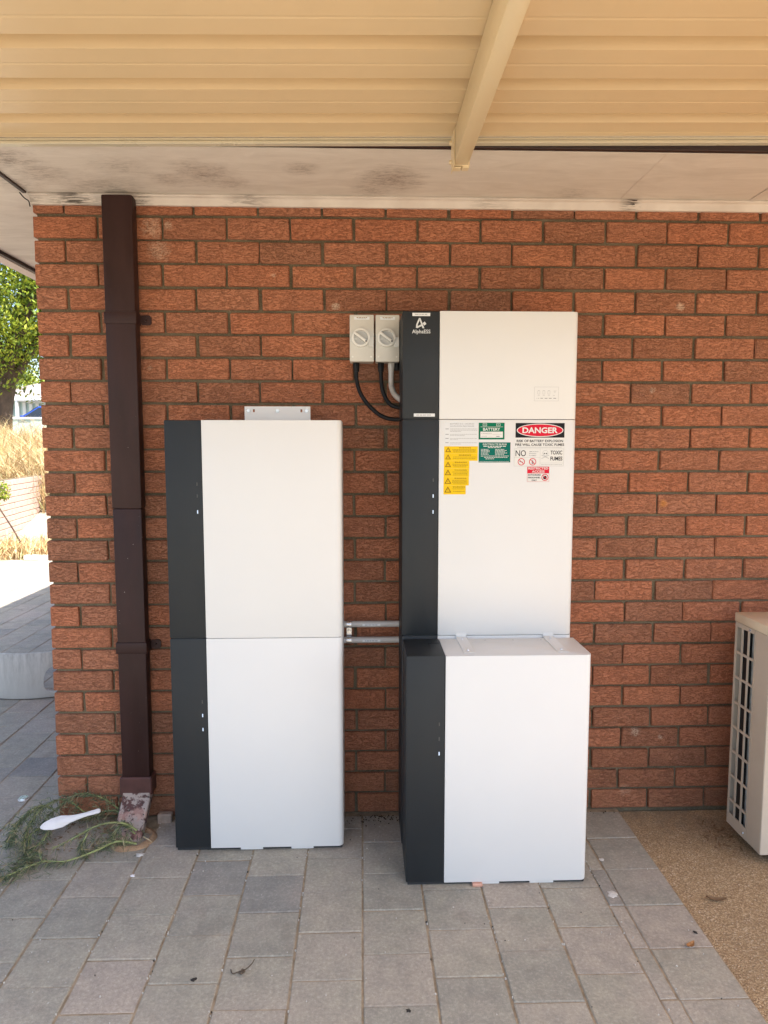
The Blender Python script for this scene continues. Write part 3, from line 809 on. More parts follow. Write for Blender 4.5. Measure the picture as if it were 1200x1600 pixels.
for z, i, fl in ((1.5525, 0, 1), (1.548, 1, 1), (1.5435, 1, .4), (1.5335, 0, 1), (1.529, 1, .55), (1.519, 0, 1), (1.5145, 1, .3), (1.504, 0, 1), (1.4995, 1, .4)):
    if i == 0: p.rect(1.5165, 1.528, z - .001, z + .001, 'ink_grey')
    p.words(1.533, 1.629, z, .0017, 'ink_pale', lr, fl)
p.build('lettering', s)
for i, (x1, za, zb, n) in enumerate(((1.6320, 1.4655, 1.4912, 3), (1.6320, 1.4402, 1.4652, 2), (1.6025, 1.4125, 1.4399, 3), (1.6020, 1.3832, 1.4122, 3), (1.6015, 1.3525, 1.3829, 4), (1.5905, 1.3210, 1.3522, 2))):
    s, p = sticker(1.5125 - .0003 * i, x1, za, zb, 'label_yellow', cab_rm, 'warning_sticker')
    cx = (1.540 + x1) / 2; h = zb - za
    p.tri_sign(1.5265, za + h * .5, h * .46)
    p.text('WARNING', cx - .0215, cx + .0215, zb - .0075, zb - .0028, 'ink_brown' if i != 3 else 'ink_mid', .03, 1.35)
    for q in range(n): p.words(1.541 + lr.uniform(0, .006), x1 - .003 - lr.uniform(0, .006), zb - .0118 - q * (h - .0135) / n, .0016, 'ink_mid', lr)
    p.build('lettering', s)
s, p = sticker(1.6345, 1.7262, 1.5155, 1.5742, 'label_green', cab_rm, 'battery_sticker')
for x in (1.656, 1.704):
    p.frame(x - .007, x + .007, 1.5625, 1.5722, .0011, 'ink_white'); p.line(x - .003, 1.567, x + .003, 1.567, .0011, 'ink_white')
p.rect(1.6405, 1.7205, 1.5593, 1.5602, 'ink_white'); p.text('BATTERY', 1.650, 1.7105, 1.5463, 1.5563, 'ink_white', .02)
p.rect(1.6405, 1.7205, 1.5215, 1.5430, 'ink_white')
p.text('CAPACITY', 1.6435, 1.6815, 1.5340, 1.5382, 'ink_grey', .002, lay=1); p.text('VOLTS', 1.6435, 1.664, 1.5245, 1.5283, 'ink_grey', .002, lay=1); p.rect(1.697, 1.709, 1.525, 1.5275, 'ink_grey', 1); p.rect(1.684, 1.716, 1.533, 1.5338, 'ink_pale', 1); p.rect(1.668, 1.684, 1.524, 1.5248, 'ink_pale', 1)
p.build('lettering', s)
s, p = sticker(1.6355, 1.7485, 1.4342, 1.5052, 'label_teal', cab_rm, 'electrolyte_sticker')
p.text('ELECTROLYTE BURNS', 1.650, 1.7345, 1.4955, 1.5015, 'ink_white', .015); p.words(1.652, 1.732, 1.4915, .0028, 'ink_white', lr); p.words(1.668, 1.716, 1.4868, .0022, 'ink_white', lr)
for q in range(5): p.words(1.6435, 1.675, 1.4805 - q * .0043, .0018, 'ink_white', lr, lr.uniform(.75, 1)); p.words(1.694, 1.737, 1.4805 - q * .0043, .0018, 'ink_white', lr, lr.uniform(.75, 1))
for q, (a, b2) in enumerate(((1.6435, 1.742), (1.655, 1.738), (1.660, 1.69))): p.words(a, b2, 1.4570 - q * .0050, .002, 'ink_white', lr)
p.words(1.638, 1.744, 1.4375, .0012, 'ink_white', lr); p.build('lettering', s)
# danger sign
s, p = sticker(1.7630, 1.9425, 1.4843, 1.5752, 'ink_white', cab_rm, 'danger_sticker')
p.rect(1.7655, 1.9405, 1.5220, 1.5735, 'ink_black'); p.ell(1.853, 1.5478, .0835, .0235, 'ink_white', 1); p.ell(1.853, 1.5478, .0805, .0208, 'ink_red', 2)
p.text('DANGER', 1.790, 1.916, 1.5375, 1.5583, 'ink_white', .03, lay=3)
p.text('RISK OF BATTERY EXPLOSION', 1.770, 1.936, 1.5058, 1.5146, 'ink_black', .022); p.text('FIRE WILL CAUSE TOXIC FUMES', 1.7655, 1.9405, 1.4927, 1.5015, 'ink_black', .022)
p.rect(1.772, 1.932, 1.4875, 1.4884, 'ink_grey'); p.build('lettering', s)
s, p = sticker(1.7615, 1.9400, 1.4205, 1.4832, 'ink_white', cab_rm, 'fumes_sticker')
p.frame(1.7618, 1.9397, 1.4208, 1.4829, .0006, 'ink_pale'); p.rect(1.8545, 1.8552, 1.4208, 1.4829, 'ink_pale'); p.rect(1.7618, 1.8545, 1.4515, 1.4521, 'ink_pale'); p.rect(1.8552, 1.9397, 1.4318, 1.4324, 'ink_pale')
p.text('NO', 1.767, 1.804, 1.4560, 1.4775, 'ink_black', .004)
p.text('SMOKING', 1.8155, 1.849, 1.4708, 1.4745, 'ink_grey', .003); p.text('SPARKS', 1.8155, 1.841, 1.4638, 1.4675, 'ink_grey', .003); p.text('FLAMES', 1.8155, 1.841, 1.4568, 1.4605, 'ink_grey', .003)
for cx in (1.7880, 1.8285):
    p.ring(cx, 1.4365, .0128, .0024, 'ink_red', 1)
    p.line(cx - .007, 1.438, cx + .006, 1.4345, .0030, 'ink_grey') if cx < 1.8 else (p.poly([(cx - .003, 1.429), (cx + .004, 1.429), (cx + .002, 1.437), (cx + .0005, 1.444), (cx - .003, 1.438)], 'ink_grey'))
    p.line(cx - .0085, 1.4445, cx + .0085, 1.4285, .0022, 'ink_red', 2)
# skull and crossbones
p.ell(1.8735, 1.4680, .0098, .0095, 'ink_pale'); p.ell(1.8735, 1.4682, .0086, .0083, 'ink_white', 1); p.rect(1.8685, 1.8785, 1.4548, 1.4605, 'ink_pale', 1); p.rect(1.8695, 1.8775, 1.4558, 1.4610, 'ink_white', 2)
for dx in (-.0038, .0038): p.ell(1.8735 + dx, 1.4660, .0022, .0020, 'ink_black', 3)
for q in range(3): p.rect(1.8711 + q * .002, 1.8715 + q * .002, 1.4558, 1.4600, 'ink_grey', 3)
p.line(1.860, 1.4600, 1.887, 1.4480, .0018, 'ink_pale'); p.line(1.860, 1.4480, 1.887, 1.4600, .0018, 'ink_pale')
p.text('TOXIC', 1.892, 1.9340, 1.4622, 1.4762, 'ink_black', .022); p.text('FUMES', 1.892, 1.9350, 1.4408, 1.4550, 'ink_black', .022)
p.words(1.859, 1.936, 1.4262, .0016, 'ink_pale', lr); p.build('lettering', s)
s, p = sticker(1.8095, 1.8890, 1.3650, 1.4192, 'ink_white', cab_rm, 'access_sticker')
p.rect(1.8098, 1.8887, 1.3960, 1.4190, 'ink_red'); p.frame(1.8098, 1.8887, 1.3652, 1.3960, .0007, 'ink_red')
p.text('RESTRICTED', 1.8135, 1.8850, 1.4090, 1.4172, 'ink_white', .02, lay=1); p.text('ACCESS', 1.8265, 1.8720, 1.3975, 1.4058, 'ink_white', .02, lay=1)
p.text('AUTHORIZED', 1.8125, 1.8590, 1.3870, 1.3925, 'ink_black', .03); p.text('PERSONNEL', 1.8130, 1.8580, 1.3775, 1.3828, 'ink_black', .03); p.text('ONLY', 1.8260, 1.8450, 1.3680, 1.3733, 'ink_black', .03)
p.ell(1.8737, 1.3808, .0125, .0125, 'ink_red', 1); p.ell(1.8737, 1.3808, .0098, .0098, 'ink_white', 2)
p.poly([(1.8690, 1.3745), (1.8775, 1.3735), (1.8800, 1.3800), (1.8785, 1.3860), (1.8730, 1.3870), (1.8680, 1.3840), (1.8670, 1.3790)], 'ink_black', 3); p.line(1.8665, 1.3880, 1.8808, 1.3737, .0022, 'ink_red', 4)
p.build('lettering', s)
# inverter: logo, name, display outline, two small labels
YD = YB + .0015
p = Print(YD - .0004)
def lp(pts): return [(1.4290 + (x - 456) * .000188, 1.9185 - (y - 405) * .000188) for x, y in pts]
p.poly(lp([(414, 312), (441, 312), (517, 498), (482, 498)]), 'ink_logo'); p.poly(lp([(414, 312), (434, 340), (396, 425), (384, 497), (360, 490), (362, 438)]), 'ink_logo')
p.poly(lp([(384, 497), (389, 462), (455, 428), (468, 458)]), 'ink_logo'); p.poly(lp([(482, 408), (522, 374), (553, 420), (515, 450)]), 'ink_logo')
p.text('AlphaESS', 1.3975, 1.4615, 1.8795, 1.8965, 'ink_logo', .018, 1.04); p.build('logo', inv)
for z, x0, x1 in ((1.9480, 1.3985, 1.4605), (1.6010, 1.4045, 1.4790)):
    s, p = sticker(x0, x1, z - .0055, z + .0055, 'label_white', inv, 'small_sticker', y=YD); p.words(x0 + .009, x1 - .011, z, .0032, 'ink_pale', lr); p.build('lettering', s)
p = Print(YW - .0004); p.frame(1.8300, 1.9165, 1.6505, 1.7000, .0007, 'ink_pale')
for i in range(3): p.frame(1.8415 + i * .0180, 1.8500 + i * .0180, 1.6745, 1.6865, .0008, 'ink_pale'); p.rect(1.8440 + i * .0180, 1.8475 + i * .0180, 1.6865, 1.6878, 'ink_pale')
for q in range(3): p.line(1.8975 + q * .0015, 1.6860 - q * .003, 1.9085 - q * .0015, 1.6860 - q * .003, .0008, 'ink_pale')
for i in range(4): p.rect(1.8420 + i * .0180, 1.8495 + i * .0180, 1.6700, 1.6712, 'ink_pale')
for x, w in ((1.8385, .002), (1.8435, .004), (1.852, .009), (1.867, .010), (1.882, .010), (1.898, .010)): p.rect(x, x + w, 1.6590, 1.6612, 'ink_grey' if w > .005 else 'ink_pale')
p.build('display_outline', inv)

# ================================================================== ISOLATORS AND CABLES
def isolator(x0, x1, label):
    z0, z1 = 1.8045, 1.9760
    o = tag(empty('isolator_switch', ((x0 + x1) / 2, 0, z0)), label, 'isolator switch', 'isolator switches')
    cx, cz = (x0 + x1) / 2 - .004, 1.8915
    MB().box(x0 + .001, x1 - .001, -.060, -.004, z0 + .001, z1 - .001, .004, 2).build('back_box', MAT['iso'], o, smooth=40)
    MB().box(x0, x1, -.092, -.0605, z0, z1, .004, 2).build('cover', MAT['iso'], o, smooth=40)
    b = bmesh.new(); N = 32; pr = [(.0345, -.0915), (.0335, -.103), (.0265, -.104), (.0255, -.094)]
    V = [[b.verts.new((cx + r * math.cos(2 * math.pi * i / N), y, cz + r * math.sin(2 * math.pi * i / N))) for r, y in pr] for i in range(N)]
    for i in range(N):
        for k in range(3): b.faces.new((V[i][k], V[(i + 1) % N][k], V[(i + 1) % N][k + 1], V[i][k + 1]))
    m = MB(); m.merge(b); dial = m.build('dial_ring', MAT['iso_knob'], o, smooth=40)
    MB().box(cx + .028, x1 - .001, -.0975, -.0915, cz - .034, cz + .004, .0015).build('lock_tab', MAT['iso'], o)
    MB().cyl((cx, -.0915, cz), (cx, -.0955, cz), .0258, n=28).build('dial_face', MAT['iso_dark'], o, smooth=40)
    a = R(-36); hb = bmesh.new()
    hm = MB().box(-.0295, .0275, -.1105, -.095, -.0048, .0048, .002, 2); 
    hm.bm.transform(Matrix.Translation((cx, 0, cz)) @ Matrix.Rotation(-a, 4, 'Y'))
    h = hm.build('handle', MAT['iso_knob'], o, smooth=40)
    hx, hz = cx + .024 * math.cos(a), cz + .024 * math.sin(a)
    MB().cyl((hx, -.1100, hz), (hx, -.1108, hz), .003, n=8).build('padlock_hole', MAT['black'], h)
    MB().box(cx - .0245, cx - .015, -.0962, -.0954, cz - .006, cz - .0035).build('position_mark', MAT['ink_white'], o)
    for sx in (x0 + .011, x1 - .011): MB().cyl((sx, -.092, z0 + .018), (sx, -.0932, z0 + .018), .0035, n=10).build('screw', MAT['iso_knob'], o)
    pr_ = Print(-.0926); lab = MB().box(x0 + .017, x1 - .017, -.0923, -.0918, z1 - .0185, z1 - .008).build('name_plate', MAT['label_white'], o)
    pr_.words(x0 + .026, x1 - .026, z1 - .0112, .0024, 'ink_mid', lr); pr_.words(x0 + .030, x1 - .030, z1 - .0150, .0016, 'ink_pale', lr); pr_.build('lettering', lab)
    return o
isolator(1.1775, 1.2680, 'grey isolator switch box on the bricks, farther from the inverter')
isolator(1.2735, 1.3625, 'grey isolator switch box between its twin and the inverter')
def cable(name, label, pts, r, mat, gland, ribbed=0.0, n=8, cat='cable'):
    e = tag(empty(name, pts[0]), label, cat)
    P = smooth_path(pts, 28 if ribbed else 8)
    MB().tube(P, r, 10, ribbed).build('sheath', MAT[mat], e, smooth=60)
    x, y, z = pts[0]
    MB().cyl((x, y, 1.8045), (x, y, 1.790), .0135, n=6).cyl((x, y, 1.790), (x, y, 1.772), .0125, .0105, 12).build('gland', MAT[gland], e, smooth=30)
    return e
cable('cable', 'black cable in the wide loop under the outer isolator', [(1.2015, -.045, 1.79), (1.2025, -.047, 1.745), (1.213, -.055, 1.700), (1.240, -.062, 1.655), (1.285, -.068, 1.612), (1.328, -.075, 1.594), (1.375, -.08, 1.592)], .0079, 'black', 'black')
cable('cable', 'black cable in the tight loop under the inner isolator', [(1.2945, -.045, 1.79), (1.296, -.047, 1.735), (1.303, -.052, 1.695), (1.320, -.06, 1.660), (1.342, -.066, 1.642), (1.378, -.07, 1.634)], .0079, 'black', 'black')
cable('corrugated_conduit', 'short grey corrugated conduit curving from the inner isolator to the inverter', [(1.3335, -.045, 1.79), (1.3335, -.046, 1.73), (1.338, -.052, 1.705), (1.349, -.058, 1.683), (1.380, -.066, 1.657)], .0098, 'conduit', 'conduit', .0011, cat='conduit')
MB().cyl((1.356, -.04, 1.8045), (1.356, -.04, 1.778), .0115, n=12).build('blanking_gland', MAT['black']); tag(bpy.data.objects['blanking_gland'], 'black gland under the inner isolator next to the grey conduit', 'gland')
for z, lab in ((.7945, 'upper of two grey conduits bridging the battery stacks'), (.7310, 'lower of two grey conduits bridging the battery stacks')):
    e = tag(empty('conduit', (1.25, -.03, z)), lab, 'conduit', 'conduits between the stacks')
    MB().cyl((1.12, -.03, z), (1.385, -.03, z), .0125, n=20).build('tube', MAT['conduit'], e, smooth=50)
    o = MB().box(1.222, 1.292, -.0432, -.0424, z - .0045, z + .0035).build('label_strip', MAT['label_white'], e)
    p = Print(-.0436); p.words(1.232, 1.284, z - .0005, .0026, 'ink_grey', lr); p.build('lettering', o)
sd = tag(empty('saddle_clamp', (1.168, -.02, .76)), 'zinc double saddle clamp holding both grey conduits', 'clamp')
MB().box(1.1595, 1.1785, -.013, -.0105, .744, .782).build('plate', MAT['zinc'], sd)
for z in (.7945, .7310):
    b = bmesh.new(); V = []
    for i in range(25):
        t = math.pi * 2 * i / 24; V.append([b.verts.new((x, -.03 + .0142 * math.cos(t), z + .0142 * math.sin(t))) for x in (1.1595, 1.1785)])
    for i in range(24): b.faces.new((V[i][0], V[i][1], V[i + 1][1], V[i + 1][0]))
    m = MB(); m.merge(b); m.build('band', MAT['zinc'], sd, smooth=60)
MB().cyl((1.169, -.013, .763), (1.169, -.019, .763), .0065, .005, 6).build('bolt', MAT['zinc'], sd)

# ================================================================== OUTDOOR AIR CONDITIONER
ac = tag(empty('air_conditioner', (3.05, -.28, 0)), 'aged ivory outdoor air conditioner unit with slotted side grille', 'air conditioner')
AX, AY0, AY1, AZ0, AZ1 = 2.646, -.392, -.158, .028, .862
# casing: floor, back, far end, front and the plain strip of the slotted end
m = MB()
m.box(AX, 3.45, AY0, AY0 + .004, AZ0, AZ1 - .035, .0015)                     # front
m.box(3.446, 3.45, AY0 + .0045, AY1, AZ0, AZ1 - .035)                        # far end
m.box(AX, 3.45, AY1 - .002, AY1, AZ0, AZ1 - .035)
m.box(AX + .004, 3.446, AY0 + .0045, AY1 - .0025, AZ0, AZ0 + .004)
m.build('casing', MAT['ac'], ac)
MB().box(AX - .003, 3.453, AY0 - .003, AY1 + .003, AZ1 - .0345, AZ1, .004, 2).build('lid', MAT['ac_top'], ac, smooth=40)
# end panel with real slots: stiles and rails
g0, g1 = AY1 - .003, AY1 - .140                                              # slotted zone (towards camera = more negative)
m = MB()
m.box(AX, AX + .004, AY0 + .0045, g1, AZ0, AZ1 - .035, .0008)               # plain strip
m.box(AX - .0006, AX + .0034, g1 + .0005, g1 + .0070, AZ0, AZ1 - .0352)
zt, zb = AZ1 - .052, AZ0 + .045
m.box(AX - .0006, AX + .0034, g1 + .0072, g0, zt, AZ1 - .0352); m.box(AX - .0006, AX + .0034, g1 + .0072, g0, AZ0, zb)
cols = [g0, g0 - .009, g0 - .043, g0 - .052, g0 - .086, g0 - .095, g1 + .0072]
for a, b2 in ((0, 1), (2, 3), (4, 5)):
    m.box(AX - .0006, AX + .0034, cols[b2], cols[a], zb + .0002, zt - .0002)
rows = 8; rh = .0975
for c0, c1 in ((1, 2), (3, 4), (5, 6)):
    z = zt
    for r in range(1, 9):
        z = zt - r * rh
        if z < zb + .01: break
        m.box(AX - .0006, AX + .0034, cols[c1] + .0002, cols[c0] - .0002, z - .0045, z + .0045)
m.build('side_grille', MAT['ac'], ac)
MB().box(AX + .0215, AX + .030, g1 + .01, g0 - .002, AZ0 + .01, AZ1 - .04).build('coil', MAT['ac_fin'], ac)
MB().box(AX + .0045, AX + .02, cols[4] + .004, cols[3] + .003, AZ0 + .01, AZ1 - .04).build('tube_sheet', MAT['black'], ac)
for yy, z in ((g0 - .100, AZ1 - .044), (g0 - .116, AZ0 + .020)): MB().cyl((AX - .0006, yy, z), (AX - .0035, yy, z), .0045, .0035, 8).build('screw', MAT['zinc'], ac)
for x in (2.72, 3.3):
    MB().box(x, x + .06, AY0 - .01, AY1 + .01, -.012, AZ0 - .0005, .002).build('foot', MAT['shadow_gap'], ac)

# ================================================================== SMALL THINGS ON THE GROUND
def leaf_mesh(name, L, Wd, curl, mat, loc, rz, label, cat='leaf'):
    b = bmesh.new(); n = 8; rows_ = []
    for i in range(n + 1):
        t = i / n; w = Wd * math.sin(math.pi * min(1, t * .92 + .06)) ** .8; x = (t - .5) * L; z = curl * (2 * t - 1) ** 2
        rows_.append([b.verts.new((x, s_ * w, z + abs(s_) * curl * .7 + .001)) for s_ in (-1, -.5, 0, .5, 1)])
    for i in range(n):
        for k in range(4): b.faces.new((rows_[i][k], rows_[i + 1][k], rows_[i + 1][k + 1], rows_[i][k + 1]))
    b.transform(Matrix.Rotation(rz, 4, 'Z')); m = MB(); m.merge(b)
    o = m.build(name, mat, smooth=180); o.location = loc; tag(o, label, cat); return o
leaf_mesh('dry_leaf', .036, .009, .006, MAT['dry_leaf'], (2.2, -.805, .001), .6, 'small orange dry leaf on the grey edging block', 'leaf')
leaf_mesh('dry_leaf', .062, .010, .009, MAT['dry_leaf_dull'], (2.392, -.582, -.010), -.25, 'dull brown curled leaf on the exposed aggregate', 'leaf')
lt = random.Random(11)
e = tag(empty('leaf_litter', (2.62, -.12, -.01)), 'brown leaf litter caught against the base of the air conditioner', 'leaf litter', kind='stuff')
m = MB()
for i in range(60):
    x = lt.gauss(2.60, .035); y = lt.gauss(-.19, .06); a = lt.uniform(0, 6.3); L = lt.uniform(.006, .02)
    if y > -.01: continue
    dx, dy = math.cos(a) * L, math.sin(a) * L; w = .22; z = -.0115 + lt.uniform(0.0015, .006)
    m.poly([(x - dx, y - dy, z), (x + dy * w, y - dx * w, z + .002), (x + dx, y + dy, z + lt.uniform(0, .006)), (x - dy * w, y + dx * w, z)])
m.build('leaves', MAT['dry_leaf_dull'], e)
# twig on the paving
e = tag(empty('twig', (.875, -.862, 0)), 'tiny forked dry twig on a paving block', 'twig')
MB().tube(smooth_path([(.842, -.858, .003), (.850, -.875, .004), (.868, -.873, .008), (.885, -.862, .006), (.900, -.846, .010), (.905, -.832, .012)], 4), .0016, 5).build('stem', MAT['twig'], e)
MB().tube(smooth_path([(.868, -.873, .007), (.876, -.880, .008), (.882, -.868, .006), (.874, -.862, .005)], 4), .0034, 6).build('bud', MAT['twig'], e)
# residue blob and pale bits
def blob(name, c, r, h, mat, label, cat, seed, rough=.3):
    b = bmesh.new(); rr = random.Random(seed); n = 14
    top = b.verts.new((c[0], c[1], c[2] + h)); ring1, ring2 = [], []
    for i in range(n):
        a = 2 * math.pi * i / n; q = r * (1 + rr.uniform(-rough, rough))
        ring1.append(b.verts.new((c[0] + q * .6 * math.cos(a), c[1] + q * .6 * math.sin(a), c[2] + h * .8))); ring2.append(b.verts.new((c[0] + q * math.cos(a), c[1] + q * math.sin(a), c[2])))
    for i in range(n):
        j = (i + 1) % n; b.faces.new((top, ring1[i], ring1[j])); b.faces.new((ring1[i], ring2[i], ring2[j], ring1[j]))
    m = MB(); m.merge(b); o = m.build(name, mat, smooth=60); tag(o, label, cat); return o
blob('residue_spot', (2.054, -.555, .001), .017, .004, MAT['residue'], 'white residue spot on the narrow cut paving strip', 'residue', 5)
blob('residue_spot', (2.084, -.355, .001), .009, .002, MAT['residue'], 'small faint residue spot on the edging near the front cabinet', 'residue', 6)
blob('shell_chip', (.418, -.399, .001), .009, .004, MAT['plastic_white'], 'small white chip in the joint before the downpipe', 'chip', 7, .4)
blob('shell_chip', (.405, -.272, .001), .014, .005, MAT['residue'], 'pale rubble chip at the rim of the drain gap', 'chip', 8, .4)
blob('dark_crumb', (1.34, -1.02, .001), .007, .003, MAT['dark_bit'], 'dark crumb in the middle of the nearest paving row', 'crumb', 9, .4)
blob('dark_crumb', (2.243, -.745, .001), .006, .002, MAT['dark_bit'], 'dark crumb on the edging block near the orange leaf', 'crumb', 10, .4)
blob('dark_crumb', (.745, -.89, .001), .008, .003, MAT['dark_bit'], 'dark smear shaped crumb near the paving joint', 'crumb', 12, .5)
# many specks nobody would count
m = MB(); gr = random.Random(21)
for i in range(340):
    x = gr.uniform(-.2, 2.26); y = gr.uniform(-1.2, -.03)
    if gr.random() < .55: x = .0114 + PX * round((x - .0114) / PX) + gr.gauss(0, .004)
    s_ = gr.uniform(.0008, .0024)
    m.prism([(x + s_ * math.cos(a) * gr.uniform(.6, 1.3), y + s_ * math.sin(a) * gr.uniform(.6, 1.3)) for a in (0, 1.5, 3.1, 4.6)], 'z', -.003, .0012 + s_ * .6, mi=0 if gr.random() < .78 else 1)
tag(m.build('grit', [MAT['residue'], MAT['dark_bit']]), 'fine pale and dark grit scattered over the paving joints', 'grit', kind='stuff')
m = MB()
for i in range(170):                                           # soil crumbs along the foot of the wall
    x = gr.gauss(1.30, .07) if i < 110 else gr.uniform(0.45, 2.3); y = -.02 - abs(gr.gauss(0, .035 if i < 110 else .008)); s_ = gr.uniform(.0015, .005)
    m.cyl((x, y, -.002), (x, y, s_ * .9), s_, s_ * .5, 5)
tag(m.build('soil_crumbs', MAT['soil']), 'dark soil crumbs along the foot of the brick wall', 'soil', kind='stuff')
# small lump of concrete by the drain
MB().box(.405, .462, -.052, -.022, -.01, .035, .004).build('brick_offcut', MAT['rubble']); tag(bpy.data.objects['brick_offcut'], 'grey brown masonry offcut beside the downpipe shoe', 'offcut')
# clear bottle cap on the bluish paving
e = tag(empty('bottle_cap', (-.216, .159, 0)), 'small silvery bottle cap lying on the shaded paving', 'bottle cap')
MB().cyl((-.216, .159, .001), (-.216, .159, .010), .021, .018, 20).build('shell', MAT['zinc'], e, smooth=30)
MB().tube([(-.216 + .0205 * math.cos(t * math.pi / 10), .159 + .0205 * math.sin(t * math.pi / 10), .003) for t in range(21)], .002, 6).build('rim', MAT['plastic_white'], e, smooth=60)

# white plastic paddle lying on the weed
e = tag(empty('plastic_paddle', (.11, -.15, .05)), 'white plastic paddle with tapering handle lying on the pulled weed', 'paddle')
pts = [(0, .004), (.012, .013), (.04, .021), (.075, .022), (.105, .013), (.125, .0075), (.16, .0075), (.205, .009), (.212, .005)]
out_ = [(x, w) for x, w in pts] + [(x, -w) for x, w in reversed(pts)]
m = MB(); m.prism(out_, 'z', 0, .0065, .0018, 2)
m.bm.transform(Matrix.Translation((.012, -.190, .066)) @ Matrix.Rotation(R(20), 4, 'Z') @ Matrix.Rotation(R(-7), 4, 'Y') @ Matrix.Rotation(R(48), 4, 'X'))
m.build('blade', MAT['plastic_white'], e, smooth=50)

# pulled weed
weed = tag(empty('pulled_weed', (.15, -.15, 0)), 'tangle of pulled green weed with feathery leaves at the brick corner', 'weed')
wr = random.Random(5)
stems = [
    [(.37, -.19, .05), (.32, -.20, .085), (.24, -.21, .085), (.15, -.24, .05), (.09, -.27, .03)],
    [(.38, -.23, .02), (.31, -.24, .035), (.25, -.29, .03), (.16, -.335, .02), (.08, -.335, .02), (-.0, -.40, .015), (-.08, -.46, .012)],
    [(.12, -.05, .05), (.05, -.045, .10), (-.01, -.08, .10), (-.04, -.15, .07), (-.035, -.22, .03), (.0, -.29, .015)],
    [(.02, -.06, .06), (-.03, -.09, .10), (-.08, -.15, .08), (-.10, -.22, .03)],
    [(.25, -.03, .05), (.18, -.03, .10), (.10, -.035, .12), (.04, -.05, .09), (-.02, -.10, .04)],
    [(.36, -.18, .03), (.31, -.17, .06), (.28, -.21, .03), (.24, -.24, .01)],
    [(.02, -.12, .05), (.03, -.2, .03), (.01, -.28, .02), (.03, -.33, .015), (-.01, -.36, .01)],
    [(.30, -.05, .03), (.22, -.04, .05), (.13, -.06, .03), (.05, -.08, .05)],
    [(.10, -.09, .06), (.03, -.13, .05), (-.02, -.19, .045), (-.01, -.25, .02)],
    [(-.03, -.10, .09), (-.075, -.12, .075), (-.095, -.16, .045), (-.10, -.20, .012)],
    [(.20, -.23, .06), (.19, -.26, .03), (.21, -.29, .012)],
    [(.08, -.335, .02), (.05, -.30, .03), (.01, -.31, .012)],
]
ml = MB()
def needle(p, d, L, w):
    d = d.normalized(); s_ = d.cross(Vector((wr.uniform(-1, 1), wr.uniform(-1, 1), wr.uniform(.2, 1)))).normalized() * w
    q = p + d * L * .55 + Vector((0, 0, -L * .08)); e_ = p + d * L + Vector((0, 0, -L * .3))
    def zc(v): v.z = max(v.z, .003); return v
    vs = [ml.bm.verts.new(zc(v)) for v in (p - s_ * .5, p + s_ * .5, q + s_, q - s_, e_)]
    ml.bm.faces.new(vs[:4]); ml.bm.faces.new((vs[3], vs[2], vs[4]))
for i, st in enumerate(stems):
    P = smooth_path(st, 8)
    MB().tube(P, .0042 if i < 2 else .0028, 6, taper=[1 - .6 * k / len(P) for k in range(len(P))]).build('stem', MAT['weed_stem'], weed, smooth=80)
    for k in range(2, len(P) - 1):
        dens = 11 if i > 1 else 5
        if i == 1 and k > len(P) * .45: dens = 16
        for _ in range(dens):
            d = (P[k] - P[k - 1]).normalized() + Vector((wr.uniform(-1, 1), wr.uniform(-1, 1), wr.uniform(-.5, .6)))
            needle(P[k].copy(), d, wr.uniform(.014, .042), wr.uniform(.0008, .0017))
for cx, cy, sx, sy, zz, n in ((.06, -.05, .07, .025, .07, 130), (.29, -.22, .05, .03, .03, 260), (-.075, -.23, .018, .03, .055, 170), (.0, -.30, .03, .03, .012, 170), (-.03, -.40, .06, .03, .012, 260), (.18, -.05, .06, .02, .05, 170), (-.02, -.13, .03, .04, .06, 220)):
    for _ in range(n):
        p_ = Vector((wr.gauss(cx, sx), min(-.012, wr.gauss(cy, sy)), abs(wr.gauss(zz, zz * .5)) + .004))
        needle(p_, Vector((wr.uniform(-1, 1), wr.uniform(-1, .6), wr.uniform(-.8, .5))), wr.uniform(.015, .045), wr.uniform(.0008, .0016))
tag(ml.build('leaves', MAT['weed_leaf'], weed), kind='stuff')

m = MB(); lt2 = random.Random(31)
for i in range(190):
    x = lt2.gauss(.14, .09); y = min(-.014, lt2.gauss(-.11, .07)); a = lt2.uniform(0, 6.3); L = lt2.uniform(.003, .012); z = .002 + lt2.uniform(0, .012)
    dx, dy = math.cos(a) * L, math.sin(a) * L; w = lt2.uniform(.15, .5)
    m.poly([(x - dx, y - dy, z), (x + dy * w, y - dx * w, z + .002), (x + dx, y + dy, z + lt2.uniform(0, .005)), (x - dy * w, y + dx * w, z)])
tag(m.build('leaf_litter', MAT['dry_leaf_dull']), 'dead brown leaf crumbs under the pulled weed', 'leaf litter', kind='stuff')

# ================================================================== PLASTIC TUB ROUND THE CORNER
tub = tag(empty('plastic_shell', (-.78, 1.5, 0)), 'weathered cream curved plastic shell with a rounded opening beyond the brick corner', 'plastic shell')
b = bmesh.new(); N = 48; cx, cy = -.800, 1.86
prf = [(.490, .002), (.503, .006), (.509, .03), (.512, .15), (.510, .272), (.504, .281), (.496, .281), (.492, .272), (.494, .15), (.492, .03), (.470, .018), (.42, .014), (.42, .002)]
ang = [R(-90 - 62 + 124 * i / N) for i in range(N + 1)]
V = [[b.verts.new((cx + r * math.cos(t), cy + r * math.sin(t), z)) for r, z in prf] for t in ang]
for i in range(N):
    for k in range(len(prf)):
        k2 = (k + 1) % len(prf); b.faces.new((V[i][k], V[i + 1][k], V[i + 1][k2], V[i][k2]))
b.faces.new(V[0]); b.faces.new(V[-1][::-1])
m = MB(); m.merge(b); shell = m.build('shell', MAT['tub'], tub, smooth=50)
cu = []
